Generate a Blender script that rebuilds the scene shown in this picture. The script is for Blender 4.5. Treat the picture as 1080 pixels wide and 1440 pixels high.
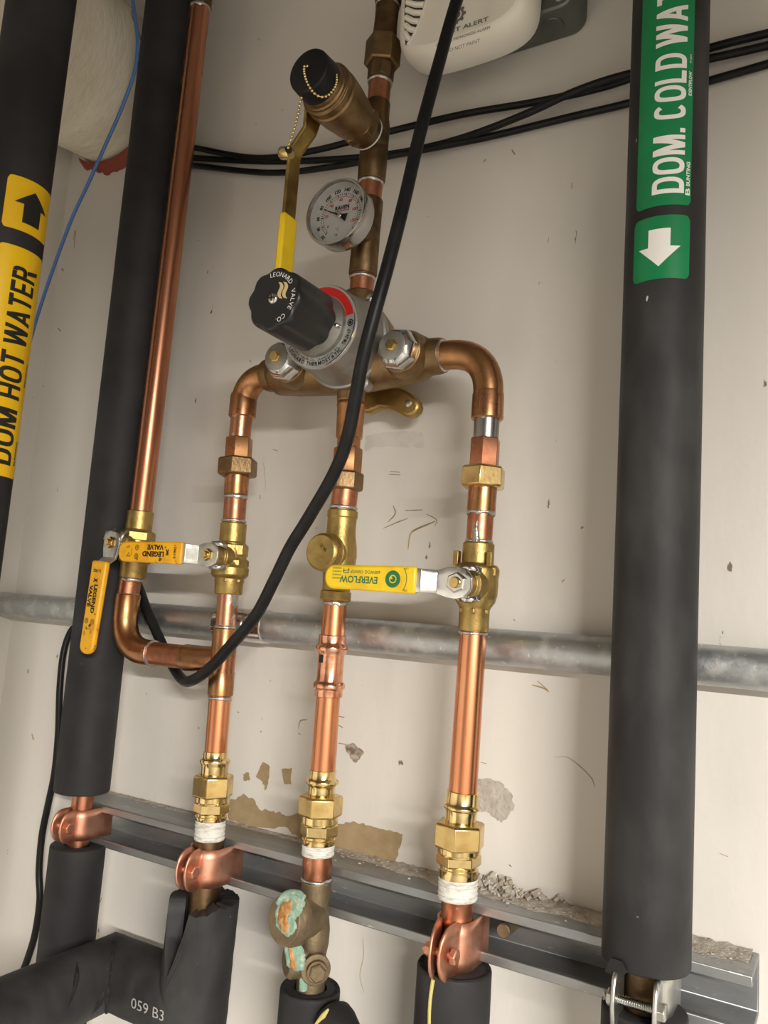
import bpy, math, random
from mathutils import Vector, Matrix, noise

random.seed(7)
for o in list(bpy.data.objects):
    bpy.data.objects.remove(o)
SC = bpy.context.scene
COL = SC.collection

# ------------------------------------------------------------------ camera
F = 1120.0                                     # focal length in pixels of a 1080 x 1440 frame
YAW, PITCH, ROLL = math.radians(30.5), math.radians(7.41), math.radians(4.06)
CAM = Vector((0.0, -0.66, 1.45))
_fw = Vector((-math.sin(YAW) * math.cos(PITCH), math.cos(YAW) * math.cos(PITCH), math.sin(PITCH)))
_r = Vector((math.cos(YAW), math.sin(YAW), 0))
_u = _r.cross(_fw)
_rt = math.cos(ROLL) * _r + math.sin(ROLL) * _u
_up = -math.sin(ROLL) * _r + math.cos(ROLL) * _u
cd = bpy.data.cameras.new('camera')
cd.sensor_fit = 'VERTICAL'
cd.sensor_height = 36.0
cd.lens = F * 36.0 / 1440.0
cd.clip_start = 0.02
cam = bpy.data.objects.new('camera', cd)
m = Matrix.Identity(4)
for i in range(3):
    m[i][0] = _rt[i]; m[i][1] = _up[i]; m[i][2] = -_fw[i]; m[i][3] = CAM[i]
cam.matrix_world = m
COL.objects.link(cam)
SC.camera = cam

# ------------------------------------------------------------------ light and exposure
SC.view_settings.view_transform = 'Standard'
SC.view_settings.look = 'None'
SC.view_settings.gamma = 1.0
SC.view_settings.use_curve_mapping = False
SC.view_settings.exposure = 0.0
world = bpy.data.worlds.new('world')
SC.world = world
world.use_nodes = True
world.node_tree.nodes['Background'].inputs[0].default_value = (1.0, 0.93, 0.84, 1)
world.node_tree.nodes['Background'].inputs[1].default_value = 0.012
LAMP = Vector((1.38, -1.78, 1.92))
LAMP_LEN = 1.15
LAMP_TILT = 0.0
ld = bpy.data.lights.new('strip_lamp_light', 'AREA')
ld.shape = 'RECTANGLE'
ld.size = LAMP_LEN
ld.size_y = 0.10
ld.energy = 245.0
ld.color = (1.0, 0.962, 0.91)
lo = bpy.data.objects.new('strip_lamp_light', ld)
lo.location = LAMP
lo.rotation_euler = (math.radians(LAMP_TILT), 0, 0)
COL.objects.link(lo)


# ------------------------------------------------------------------ pixels to places
def ray(u, v):
    return _fw + _rt * ((u - 540.0) / F) - _up * ((v - 720.0) / F)


def at(u, v, Y):
    d = ray(u, v)
    return CAM + d * ((Y - CAM.y) / d.y)


def proj(p):
    q = p - CAM
    z = q.dot(_fw)
    return 540 + F * q.dot(_rt) / z, 720 - F * q.dot(_up) / z, z


def px(p):
    return (p - CAM).dot(_fw) / F               # metres per pixel at a place


def ysolve(P, u):
    """how far out from the wall, straight in front of P, the picture column u is reached"""
    lo_, hi_ = -0.4, 0.0
    for _ in range(50):
        mid = (lo_ + hi_) / 2
        if proj(Vector((P.x, mid, P.z)))[0] < u:
            lo_ = mid
        else:
            hi_ = mid
    return (lo_ + hi_) / 2


YP = -0.062                                     # centre plane of the small pipes
X, Yv, Z = Vector((1, 0, 0)), Vector((0, 1, 0)), Vector((0, 0, 1))
OUT = Vector((0, -1, 0))


class Axis:
    """a plumb (or nearly plumb) pipe centre line, given by picture points on one plane"""
    def __init__(self, pts, Y=YP):
        self.p = sorted(pts, key=lambda t: t[1]); self.Y = Y

    def u(self, v):
        p = self.p
        i = 0
        while i < len(p) - 2 and v > p[i + 1][1]:
            i += 1
        (u0, v0), (u1, v1) = p[i], p[i + 1]
        return u0 + (u1 - u0) * (v - v0) / (v1 - v0)

    def at(self, v):
        return at(self.u(v), v, self.Y)


# ------------------------------------------------------------------ materials
MATS = {}


def mat(name, col, rough=0.5, metal=0.0, col2=None, scale=40.0, lo=0.4, hi=0.65, bump=0.0, bscale=200.0,
        rough2=None, stretch=(1, 1, 1), col3=None, scale3=400.0, lo3=0.68, hi3=0.72, coat=0.0, detail=4.0):
    if name in MATS:
        return MATS[name]
    mt = bpy.data.materials.new(name)
    mt.use_nodes = True
    nt = mt.node_tree
    b = nt.nodes['Principled BSDF']
    b.inputs['Base Color'].default_value = (*col, 1)
    b.inputs['Roughness'].default_value = rough
    b.inputs['Metallic'].default_value = metal
    if coat:
        b.inputs['Coat Weight'].default_value = coat
        b.inputs['Coat Roughness'].default_value = 0.15
    tc = nt.nodes.new('ShaderNodeTexCoord')
    mp = nt.nodes.new('ShaderNodeMapping')
    mp.inputs['Scale'].default_value = stretch
    nt.links.new(tc.outputs['Object'], mp.inputs[0])

    def ns(sc, l, h):
        n = nt.nodes.new('ShaderNodeTexNoise')
        n.inputs['Scale'].default_value = sc
        n.inputs['Detail'].default_value = detail
        nt.links.new(mp.outputs[0], n.inputs['Vector'])
        r = nt.nodes.new('ShaderNodeMapRange')
        r.inputs[1].default_value = l; r.inputs[2].default_value = h
        nt.links.new(n.outputs[0], r.inputs[0])
        return r.outputs[0]

    out = None
    if col2 is not None:
        fac = ns(scale, lo, hi)
        mx = nt.nodes.new('ShaderNodeMix'); mx.data_type = 'RGBA'
        nt.links.new(fac, mx.inputs[0])
        mx.inputs[6].default_value = (*col, 1); mx.inputs[7].default_value = (*col2, 1)
        out = mx.outputs[2]
        if rough2 is not None:
            rr = nt.nodes.new('ShaderNodeMapRange')
            rr.inputs[3].default_value = rough; rr.inputs[4].default_value = rough2
            nt.links.new(fac, rr.inputs[0]); nt.links.new(rr.outputs[0], b.inputs['Roughness'])
    if col3 is not None:
        fac = ns(scale3, lo3, hi3)
        mx = nt.nodes.new('ShaderNodeMix'); mx.data_type = 'RGBA'
        nt.links.new(fac, mx.inputs[0])
        if out is not None:
            nt.links.new(out, mx.inputs[6])
        else:
            mx.inputs[6].default_value = (*col, 1)
        mx.inputs[7].default_value = (*col3, 1)
        out = mx.outputs[2]
    if out is not None:
        nt.links.new(out, b.inputs['Base Color'])
    if bump:
        n = nt.nodes.new('ShaderNodeTexNoise')
        n.inputs['Scale'].default_value = bscale
        n.inputs['Detail'].default_value = 5.0
        nt.links.new(mp.outputs[0], n.inputs['Vector'])
        bp = nt.nodes.new('ShaderNodeBump')
        bp.inputs['Strength'].default_value = bump
        bp.inputs['Distance'].default_value = 0.002
        nt.links.new(n.outputs[0], bp.inputs['Height'])
        nt.links.new(bp.outputs[0], b.inputs['Normal'])
    if name.startswith(('foam', 'rubber', 'cap_')):
        b.inputs['Specular IOR Level'].default_value = 0.28
    MATS[name] = mt
    return mt


mat('wall_paint', (0.70, 0.665, 0.61), 0.55, col2=(0.60, 0.57, 0.52), scale=7, lo=0.45, hi=0.75, bump=0.2, bscale=110,
    stretch=(1, 1, 0.45), col3=(0.20, 0.16, 0.11), scale3=95, lo3=0.735, hi3=0.76)
mat('room_paint', (0.20, 0.185, 0.16), 0.7, bump=0.05, bscale=60)
mat('plain_paint', (0.72, 0.70, 0.66), 0.6, bump=0.05, bscale=60)
mat('concrete', (0.22, 0.21, 0.195), 0.8, col2=(0.16, 0.155, 0.145), scale=9, bump=0.2, bscale=80)
mat('copper', (0.80, 0.37, 0.20), 0.24, 1.0, col2=(0.64, 0.25, 0.12), scale=55, lo=0.42, hi=0.7, stretch=(1, 1, 0.12), rough2=0.34,
    bump=0.03, bscale=120, col3=(0.50, 0.17, 0.08), scale3=130, lo3=0.66, hi3=0.74)
mat('copper_dull', (0.54, 0.24, 0.14), 0.33, 1.0, col2=(0.42, 0.17, 0.09), scale=70, lo=0.4, hi=0.62, rough2=0.45,
    bump=0.06, bscale=160, col3=(0.75, 0.45, 0.30), scale3=190, lo3=0.64, hi3=0.74)
mat('copper_fitting', (0.56, 0.27, 0.14), 0.27, 1.0, col2=(0.40, 0.21, 0.09), scale=50, lo=0.4, hi=0.6, rough2=0.36,
    bump=0.04, bscale=130, col3=(0.30, 0.13, 0.06), scale3=150, lo3=0.63, hi3=0.74)
mat('copper_brown', (0.20, 0.125, 0.065), 0.38, 1.0, col2=(0.12, 0.078, 0.04), scale=60, lo=0.4, hi=0.62, rough2=0.5,
    bump=0.08, bscale=150)
mat('copper_riser', (0.60, 0.27, 0.16), 0.27, 1.0, col2=(0.42, 0.17, 0.09), scale=50, lo=0.42, hi=0.66, stretch=(1, 1, 0.12), rough2=0.38, bump=0.03, bscale=120)
mat('copper_plate', (0.74, 0.40, 0.28), 0.5, 1.0, col2=(0.62, 0.28, 0.17), scale=60, lo=0.4, hi=0.65, bump=0.06, bscale=260,
    col3=(0.40, 0.20, 0.12), scale3=170, lo3=0.64, hi3=0.75)
mat('copper_press', (0.88, 0.47, 0.31), 0.2, 1.0, col2=(0.72, 0.30, 0.17), scale=120, lo=0.45, hi=0.7, bump=0.1, bscale=240)
mat('brass_cast', (0.50, 0.36, 0.13), 0.42, 1.0, col2=(0.38, 0.26, 0.09), scale=90, lo=0.4, hi=0.65, bump=0.14, bscale=420)
mat('brass', (0.76, 0.56, 0.24), 0.24, 1.0, col2=(0.58, 0.39, 0.14), scale=80, lo=0.45, hi=0.68, bump=0.04, bscale=260)
mat('brass_bright', (0.84, 0.66, 0.32), 0.17, 1.0, col2=(0.66, 0.48, 0.20), scale=110, lo=0.5, hi=0.7, bump=0.03, bscale=220)
mat('bronze', (0.30, 0.20, 0.10), 0.42, 1.0, col2=(0.22, 0.14, 0.07), scale=70, lo=0.4, hi=0.65, bump=0.14, bscale=380)
mat('bronze_old', (0.26, 0.20, 0.12), 0.55, 0.75, col2=(0.19, 0.14, 0.085), scale=80, lo=0.4, hi=0.65, bump=0.2, bscale=300)
mat('lever_brass', (0.50, 0.37, 0.11), 0.36, 1.0, col2=(0.28, 0.19, 0.07), scale=45, lo=0.4, hi=0.65, bump=0.04)
mat('solder', (0.66, 0.645, 0.61), 0.34, 1.0, col2=(0.5, 0.48, 0.45), scale=300, bump=0.3, bscale=420)
mat('solder_coat', (0.60, 0.29, 0.17), 0.3, 1.0, col2=(0.66, 0.64, 0.60), scale=70, lo=0.54, hi=0.57, bump=0.08, bscale=200)
mat('tinned', (0.50, 0.50, 0.48), 0.3, 1.0, col2=(0.36, 0.355, 0.34), scale=60, stretch=(1, 1, 0.2), bump=0.05)
mat('chrome', (0.74, 0.74, 0.73), 0.15, 1.0, col2=(0.60, 0.60, 0.59), scale=60, bump=0.03)
mat('steel_smooth', (0.55, 0.545, 0.53), 0.2, 1.0)
mat('zinc', (0.62, 0.63, 0.60), 0.36, 1.0, col2=(0.52, 0.52, 0.46), scale=90, bump=0.08, bscale=200)
mat('nickel_cast', (0.37, 0.36, 0.33), 0.46, 0.9, col2=(0.32, 0.31, 0.285), scale=90, bump=0.05, bscale=500)
mat('galvanised', (0.45, 0.465, 0.475), 0.42, 0.9, col2=(0.60, 0.61, 0.60), scale=60, lo=0.48, hi=0.66, rough2=0.55, bump=0.16, bscale=240,
    col3=(0.72, 0.71, 0.68), scale3=210, lo3=0.64, hi3=0.72)
mat('strut_steel', (0.30, 0.31, 0.315), 0.48, 0.85, col2=(0.40, 0.40, 0.395), scale=40, lo=0.42, hi=0.66, stretch=(0.3, 1, 1), bump=0.1, bscale=260,
    col3=(0.62, 0.60, 0.56), scale3=260, lo3=0.67, hi3=0.73)
mat('dust', (0.46, 0.42, 0.36), 0.95, col2=(0.31, 0.26, 0.20), scale=120, bump=0.6, bscale=500, col3=(0.70, 0.68, 0.64), scale3=330, lo3=0.6, hi3=0.68)
mat('foam', (0.020, 0.019, 0.020), 0.64, col2=(0.034, 0.032, 0.034), scale=18, lo=0.4, hi=0.7, bump=0.12, bscale=130,
    col3=(0.30, 0.29, 0.28), scale3=150, lo3=0.765, hi3=0.79)
mat('foam_scuffed', (0.020, 0.019, 0.0195), 0.58, col2=(0.044, 0.042, 0.042), scale=24, lo=0.42, hi=0.68, bump=0.22, bscale=110,
    stretch=(1, 1, 0.5), col3=(0.55, 0.53, 0.5), scale3=130, lo3=0.76, hi3=0.785)
mat('foam_cut', (0.012, 0.011, 0.011), 0.9, bump=0.6, bscale=300, col2=(0.03, 0.028, 0.026), scale=200)
mat('rubber', (0.006, 0.006, 0.0065), 0.42, col2=(0.011, 0.011, 0.0115), scale=60, bump=0.03)
mat('black_plastic', (0.012, 0.013, 0.014), 0.36, bump=0.05, bscale=500)
mat('cap_rubber', (0.010, 0.010, 0.011), 0.45)
mat('blue_wire', (0.07, 0.17, 0.42), 0.42)
mat('yellow_vinyl', (0.86, 0.59, 0.015), 0.40, col2=(0.70, 0.42, 0.01), scale=45, lo=0.5, hi=0.75)
mat('orange_vinyl', (0.88, 0.44, 0.012), 0.40, col2=(0.72, 0.33, 0.01), scale=60, lo=0.45, hi=0.7,
    col3=(0.10, 0.055, 0.012), scale3=130, lo3=0.63, hi3=0.70)
mat('yellow_label', (0.86, 0.53, 0.006), 0.32, col2=(0.80, 0.47, 0.006), scale=20)
mat('green_label', (0.008, 0.22, 0.075), 0.32, col2=(0.008, 0.185, 0.06), scale=25)
mat('white_print', (0.80, 0.78, 0.74), 0.5)
mat('black_print', (0.012, 0.011, 0.010), 0.5)
mat('green_print', (0.01, 0.16, 0.06), 0.5)
mat('gold_print', (0.62, 0.49, 0.24), 0.45)
mat('grey_print', (0.16, 0.15, 0.14), 0.6)
mat('red_print', (0.55, 0.012, 0.010), 0.45)
mat('plate_grey', (0.50, 0.49, 0.47), 0.4, 0.5)
mat('dial_face', (0.66, 0.65, 0.62), 0.5)
mat('alarm_plastic', (0.86, 0.82, 0.73), 0.42, col2=(0.82, 0.77, 0.66), scale=15)
mat('alarm_dark', (0.05, 0.045, 0.04), 0.7)
mat('box_steel', (0.19, 0.195, 0.18), 0.42, 0.8, col2=(0.14, 0.145, 0.135), scale=30, bump=0.06)
mat('lagging', (0.86, 0.80, 0.66), 0.85, col2=(0.78, 0.71, 0.56), scale=14, bump=0.9, bscale=60, stretch=(1, 2.2, 1))
mat('fire_caulk', (0.27, 0.045, 0.028), 0.55, bump=0.3, bscale=90)
mat('tape_white', (0.74, 0.73, 0.68), 0.6, col2=(0.48, 0.43, 0.33), lo=0.5, hi=0.7, scale=120, bump=0.6, bscale=260, stretch=(1, 1, 4))
mat('tape_dope', (0.72, 0.72, 0.66), 0.5, col2=(0.46, 0.36, 0.22), scale=120, lo=0.52, hi=0.62, bump=0.5, bscale=200)
mat('verdigris', (0.22, 0.37, 0.29), 0.85, col2=(0.52, 0.52, 0.40), scale=140, lo=0.5, hi=0.68, bump=0.6, bscale=260)
mat('rust_crust', (0.42, 0.18, 0.045), 0.9, col2=(0.56, 0.37, 0.17), scale=120, lo=0.45, hi=0.65, bump=0.6, bscale=260)
mat('bare_board', (0.36, 0.265, 0.145), 0.8, col2=(0.30, 0.21, 0.11), scale=60, bump=0.2, bscale=200)
mat('rough_plaster', (0.50, 0.46, 0.40), 0.9, col2=(0.40, 0.36, 0.31), scale=110, bump=0.9, bscale=220)
mat('smear', (0.42, 0.31, 0.15), 0.8, col2=(0.22, 0.15, 0.07), scale=90)
mat('faint_patch', (0.54, 0.51, 0.465), 0.7, col2=(0.60, 0.57, 0.52), scale=90)
mat('chip_dark', (0.16, 0.12, 0.085), 0.9, col2=(0.45, 0.40, 0.33), scale=160, bump=0.6)
mat('yellow_crust', (0.55, 0.47, 0.16), 0.8, bump=0.5, bscale=300)
glass = bpy.data.materials.new('gauge_glass')
glass.use_nodes = True
_b = glass.node_tree.nodes['Principled BSDF']
_b.inputs['Transmission Weight'].default_value = 1.0
_b.inputs['Roughness'].default_value = 0.03
_b.inputs['IOR'].default_value = 1.12
MATS['gauge_glass'] = glass
em = bpy.data.materials.new('lamp_diffuser')
em.use_nodes = True
em.node_tree.nodes['Principled BSDF'].inputs['Emission Color'].default_value = (1, 0.95, 0.88, 1)
em.node_tree.nodes['Principled BSDF'].inputs['Emission Strength'].default_value = 4.0
MATS['lamp_diffuser'] = em


# ------------------------------------------------------------------ mesh building
class MB:
    def __init__(self):
        self.v, self.f = [], []

    def add(self, vs, fs):
        o = len(self.v)
        self.v += [Vector(p) for p in vs]
        self.f += [tuple(i + o for i in q) for q in fs]
        return self

    def lathe(self, o, d, prof, seg=32, phase=0.0, cap=True, ref=None):
        d = d.normalized()
        ref = ref or (X if abs(d.x) < 0.8 else Z)
        a = (ref - d * ref.dot(d)).normalized()
        b = d.cross(a)
        vs, fs = [], []
        for s, r in prof:
            c = o + d * s
            for k in range(seg):
                t = phase + 2 * math.pi * k / seg
                vs.append(c + a * (r * math.cos(t)) + b * (r * math.sin(t)))
        for i in range(len(prof) - 1):
            for k in range(seg):
                k2 = (k + 1) % seg
                fs.append((i * seg + k, i * seg + k2, (i + 1) * seg + k2, (i + 1) * seg + k))
        if cap:
            fs.append(tuple(reversed(range(seg))))
            n = (len(prof) - 1) * seg
            fs.append(tuple(range(n, n + seg)))
        return self.add(vs, fs)

    def tube(self, pts, r, seg=14, cap=True):
        pts = [Vector(p) for p in pts]
        n = len(pts)
        rs = r if isinstance(r, (list, tuple)) else [r] * n
        t = [(pts[min(i + 1, n - 1)] - pts[max(i - 1, 0)]).normalized() for i in range(n)]
        ref = X if abs(t[0].x) < 0.7 else Z
        a = (ref - t[0] * ref.dot(t[0])).normalized()
        vs, fs = [], []
        for i in range(n):
            a = (a - t[i] * a.dot(t[i])).normalized()
            b = t[i].cross(a)
            for k in range(seg):
                th = 2 * math.pi * k / seg
                vs.append(pts[i] + a * (rs[i] * math.cos(th)) + b * (rs[i] * math.sin(th)))
        for i in range(n - 1):
            for k in range(seg):
                k2 = (k + 1) % seg
                fs.append((i * seg + k, i * seg + k2, (i + 1) * seg + k2, (i + 1) * seg + k))
        if cap:
            fs.append(tuple(reversed(range(seg))))
            fs.append(tuple(range((n - 1) * seg, n * seg)))
        return self.add(vs, fs)

    def box(self, c, hx, hy, hz, ax=None):
        ax = ax or (X, Yv, Z)
        vs = [c + ax[0] * (sx * hx) + ax[1] * (sy * hy) + ax[2] * (sz * hz) for sx in (-1, 1) for sy in (-1, 1) for sz in (-1, 1)]
        return self.add(vs, [(0, 1, 3, 2), (4, 6, 7, 5), (0, 4, 5, 1), (2, 3, 7, 6), (0, 2, 6, 4), (1, 5, 7, 3)])

    def prism(self, poly, O, U, V, W, depth):
        n = len(poly)
        vs = [O + U * p[0] + V * p[1] for p in poly] + [O + U * p[0] + V * p[1] + W * depth for p in poly]
        fs = [tuple(reversed(range(n))), tuple(range(n, 2 * n))]
        fs += [(i, (i + 1) % n, n + (i + 1) % n, n + i) for i in range(n)]
        return self.add(vs, fs)

    def sphere(self, c, r, seg=12, rings=8, sc=(1, 1, 1)):
        vs, fs = [], []
        for i in range(rings + 1):
            ph = math.pi * i / rings
            for k in range(seg):
                th = 2 * math.pi * k / seg
                vs.append(c + Vector((r * sc[0] * math.sin(ph) * math.cos(th), r * sc[1] * math.sin(ph) * math.sin(th), r * sc[2] * math.cos(ph))))
        for i in range(rings):
            for k in range(seg):
                k2 = (k + 1) % seg
                fs.append((i * seg + k, (i + 1) * seg + k, (i + 1) * seg + k2, i * seg + k2))
        return self.add(vs, fs)

    def grid(self, rows, close=False):
        nv = len(rows[0])
        vs = [p for r_ in rows for p in r_]
        fs = []
        for i in range(len(rows) - 1):
            for k in range(nv if close else nv - 1):
                k2 = (k + 1) % nv
                fs.append((i * nv + k, i * nv + k2, (i + 1) * nv + k2, (i + 1) * nv + k))
        return self.add(vs, fs)


THINGS = []


def mk(name, mb, mt, parent=None, sharp=38, bevel=0.0, solid=0.0, sub=0, kind=None):
    me = bpy.data.meshes.new(name)
    me.from_pydata([tuple(p) for p in mb.v], [], mb.f)
    me.validate()
    me.polygons.foreach_set('use_smooth', [True] * len(me.polygons))
    me.set_sharp_from_angle(angle=math.radians(sharp))
    me.materials.append(MATS[mt])
    o = bpy.data.objects.new(name, me)
    COL.objects.link(o)
    if solid:
        s = o.modifiers.new('solid', 'SOLIDIFY'); s.thickness = solid; s.offset = 0
    if bevel:
        s = o.modifiers.new('bevel', 'BEVEL'); s.width = bevel; s.segments = 2; s.limit_method = 'ANGLE'; s.angle_limit = math.radians(38)
    if sub:
        s = o.modifiers.new('sub', 'SUBSURF'); s.levels = sub; s.render_levels = sub
    if parent is not None:
        o.parent = parent
    if kind:
        o['kind'] = kind
    return o


def tag(o, label, cat, group=None):
    o['label'] = label; o['category'] = cat
    if group:
        o['group'] = group
    THINGS.append(o)
    return o


def thing(name, label, cat, group=None):
    o = bpy.data.objects.new(name, None)
    o.empty_display_size = 0.02
    COL.objects.link(o)
    return tag(o, label, cat, group)


def struct(o):
    o['kind'] = 'structure'
    THINGS.append(o)
    return o


def kids(o):
    r_ = []
    for c in o.children:
        r_ += [c] + kids(c)
    return r_


def settle():
    """move every thing's origin to the middle of its base"""
    for t in THINGS:
        objs = [o for o in [t] + kids(t) if o.type == 'MESH']
        lo_, hi_ = Vector((1e9,) * 3), Vector((-1e9,) * 3)
        for o in objs:
            for p in o.data.vertices:
                for i in range(3):
                    lo_[i] = min(lo_[i], p.co[i]); hi_[i] = max(hi_[i], p.co[i])
        b = Vector(((lo_.x + hi_.x) / 2, (lo_.y + hi_.y) / 2, lo_.z))
        M_ = Matrix.Translation(-b)
        for o in objs:
            o.data.transform(M_)
        t.location = b


def vprof(ax, prof):
    """[(picture row, half width in pixels)] on an axis -> origin, direction, [(s, radius)]"""
    a, b = ax.at(prof[0][0]), ax.at(prof[-1][0])
    d = (b - a).normalized()
    return a, d, [((ax.at(v) - a).dot(d), w * px(ax.at(v))) for v, w in prof]


def vlathe(mb, ax, prof, seg=36, phase=0.0, cap=True):
    a, d, p = vprof(ax, prof)
    return mb.lathe(a, d, p, seg, phase, cap)


def vhex(mb, ax, v0, v1, w, phase=0.3, ch=0.90):
    """hexagonal nut between two rows, w = half width over the corners"""
    a, b = ax.at(v0), ax.at(v1)
    L = (b - a).length
    r = w * px(a)
    c = min(0.0016, L * 0.2)
    return mb.lathe(a, b - a, [(0, r * ch), (c, r), (L - c, r), (L, r * ch)], 6, phase)


def arc(pts, n=10, r=None):
    """polyline with its inner corners rounded"""
    pts = [Vector(p) for p in pts]
    out = [pts[0]]
    for i in range(1, len(pts) - 1):
        a, b, c = pts[i - 1], pts[i], pts[i + 1]
        lim = 0.95 if len(pts) == 3 else 0.49
        rr = min(r or 1e9, (a - b).length * lim, (c - b).length * lim)
        p, q = b + (a - b).normalized() * rr, b + (c - b).normalized() * rr
        for k in range(n + 1):
            t = k / n
            out.append(p * (1 - t) ** 2 + b * (2 * t * (1 - t)) + q * t ** 2)
    out.append(pts[-1])
    return out


def spline(pts, n=10):
    pts = [Vector(p) for p in pts]
    P = [pts[0] * 2 - pts[1]] + pts + [pts[-1] * 2 - pts[-2]]
    out = []
    for i in range(1, len(P) - 2):
        for k in range(n):
            t = k / n
            a, b, c, d = P[i - 1], P[i], P[i + 1], P[i + 2]
            out.append(0.5 * ((2 * b) + (c - a) * t + (2 * a - 5 * b + 4 * c - d) * t * t + (3 * b - a - 3 * c + d) * t ** 3))
    out.append(pts[-1])
    return out


# ------------------------------------------------------------------ flat lettering
_GL = {}


def glyphs(text, bold=0.0):
    key = (text, bold)
    if key not in _GL:
        cu = bpy.data.curves.new('lettering', 'FONT')
        cu.body = text; cu.size = 1.0; cu.offset = bold; cu.resolution_u = 3
        ob = bpy.data.objects.new('lettering', cu)
        COL.objects.link(ob)
        bpy.context.view_layer.update()
        dg = bpy.context.evaluated_depsgraph_get()
        me = ob.evaluated_get(dg).to_mesh()
        vs = [(p.co.x, p.co.y) for p in me.vertices]
        me.calc_loop_triangles()
        fs = [tuple(t.vertices) for t in me.loop_triangles]
        ob.evaluated_get(dg).to_mesh_clear()
        bpy.data.objects.remove(ob); bpy.data.curves.remove(cu)
        _GL[key] = (vs, fs)
    return _GL[key]


def lettering(mb, text, fn, length, height, bold=0.0, maxe=None, x0=0.0, y0=0.0):
    """text laid from (x0, y0) with a given length and capital height, fn maps (x, y) to a place"""
    vs, fs = glyphs(text, bold)
    xs = [p[0] for p in vs]
    capv = [p[1] for p in glyphs('H', bold)[0]]
    sx = length / (max(xs) - min(xs)); sy = height / (max(capv) - min(capv))
    pts = [((x - min(xs)) * sx + x0, (y - min(capv)) * sy + y0) for x, y in vs]
    tri = list(fs)
    if maxe:
        for _ in range(5):
            new, mid, done = [], {}, True

            def mp(i, j):
                k = (min(i, j), max(i, j))
                if k not in mid:
                    mid[k] = len(pts)
                    pts.append(((pts[i][0] + pts[j][0]) / 2, (pts[i][1] + pts[j][1]) / 2))
                return mid[k]
            def lng(i, j):
                return abs(pts[i][1] - pts[j][1]) > maxe
            for a, b, c in tri:
                if lng(a, b) or lng(b, c) or lng(c, a):
                    done = False
                    ab, bc, ca = mp(a, b), mp(b, c), mp(c, a)
                    new += [(a, ab, ca), (ab, b, bc), (ca, bc, c), (ab, bc, ca)]
                else:
                    new.append((a, b, c))
            tri = new
            if done:
                break
    mb.add([fn(*p) for p in pts], tri)
    return mb


SW = 0.185                                      # stroke width of the block letters, capital height 1


def block_letter(ch):
    """bold block capital as quads, returns (width, verts, quads)"""
    vs, fs = [], []

    def quad(a, b, c, d):
        n = len(vs)
        vs.extend([a, b, c, d]); fs.append((n, n + 1, n + 2, n + 3))

    def bar(x0, y0, x1, y1):
        quad((x0, y0), (x1, y0), (x1, y1), (x0, y1))

    def slant(xa, ya, xb, yb, w=SW * 1.08):
        quad((xa - w / 2, ya), (xa + w / 2, ya), (xb + w / 2, yb), (xb - w / 2, yb))

    def bow(cx, cy, rx, ry, a0, a1, n=14, p=2.6):
        pts_o, pts_i = [], []
        for k in range(n + 1):
            t = math.radians(a0 + (a1 - a0) * k / n)
            c, q = math.cos(t), math.sin(t)
            e = lambda v: math.copysign(abs(v) ** (2 / p), v)
            pts_o.append((cx + rx * e(c), cy + ry * e(q)))
            pts_i.append((cx + (rx - SW) * e(c), cy + (ry - SW * 0.86) * e(q)))
        for k in range(n):
            quad(pts_o[k], pts_o[k + 1], pts_i[k + 1], pts_i[k])
    h = SW * 0.86
    if ch == 'D':
        w = 0.68; bar(0, 0, SW, 1); bar(SW, 0, w * 0.5, h); bar(SW, 1 - h, w * 0.5, 1); bow(w * 0.5, 0.5, w * 0.5, 0.5, -90, 90)
    elif ch == 'O':
        w = 0.72; bow(w / 2, 0.5, w / 2, 0.5, 0, 360, 32)
    elif ch == 'C':
        w = 0.68; bow(w / 2, 0.5, w / 2, 0.5, 38, 322, 28)
    elif ch == 'M':
        w = 0.84; bar(0, 0, SW, 1); bar(w - SW, 0, w, 1); slant(w / 2, 0, SW * 0.75, 1, SW * 1.1); slant(w / 2, 0, w - SW * 0.75, 1, SW * 1.1)
    elif ch == 'W':
        w = 0.98; slant(0.24, 0, 0.08, 1); slant(0.24, 0, 0.49, 1); slant(0.74, 0, 0.49, 1); slant(0.74, 0, 0.90, 1)
    elif ch == 'A':
        w = 0.72; slant(0.09, 0, 0.36, 1); slant(0.63, 0, 0.36, 1); bar(0.18, 0.22, 0.54, 0.22 + h)
    elif ch == 'L':
        w = 0.56; bar(0, 0, SW, 1); bar(SW, 0, w, h)
    elif ch == 'T':
        w = 0.62; bar(w / 2 - SW / 2, 0, w / 2 + SW / 2, 1 - h); bar(0, 1 - h, w, 1)
    elif ch == 'E':
        w = 0.58; bar(0, 0, SW, 1)
        for y in (0, 0.5 - h / 2, 1 - h):
            bar(SW, y, w - (0.04 if y and y < 0.8 else 0), y + h)
    elif ch == 'H':
        w = 0.68; bar(0, 0, SW, 1); bar(w - SW, 0, w, 1); bar(SW, 0.5 - h / 2, w - SW, 0.5 + h / 2)
    elif ch == 'R':
        w = 0.66; bar(0, 0, SW, 1); bar(SW, 1 - h, 0.38, 1); bar(SW, 0.44, 0.38, 0.44 + h); bow(0.38, 0.72, 0.26, 0.28, -90, 90); slant(w - 0.10, 0, 0.42, 0.46)
    else:
        w = SW; bar(0, 0, SW, SW * 0.9)
    return w, vs, fs


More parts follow.
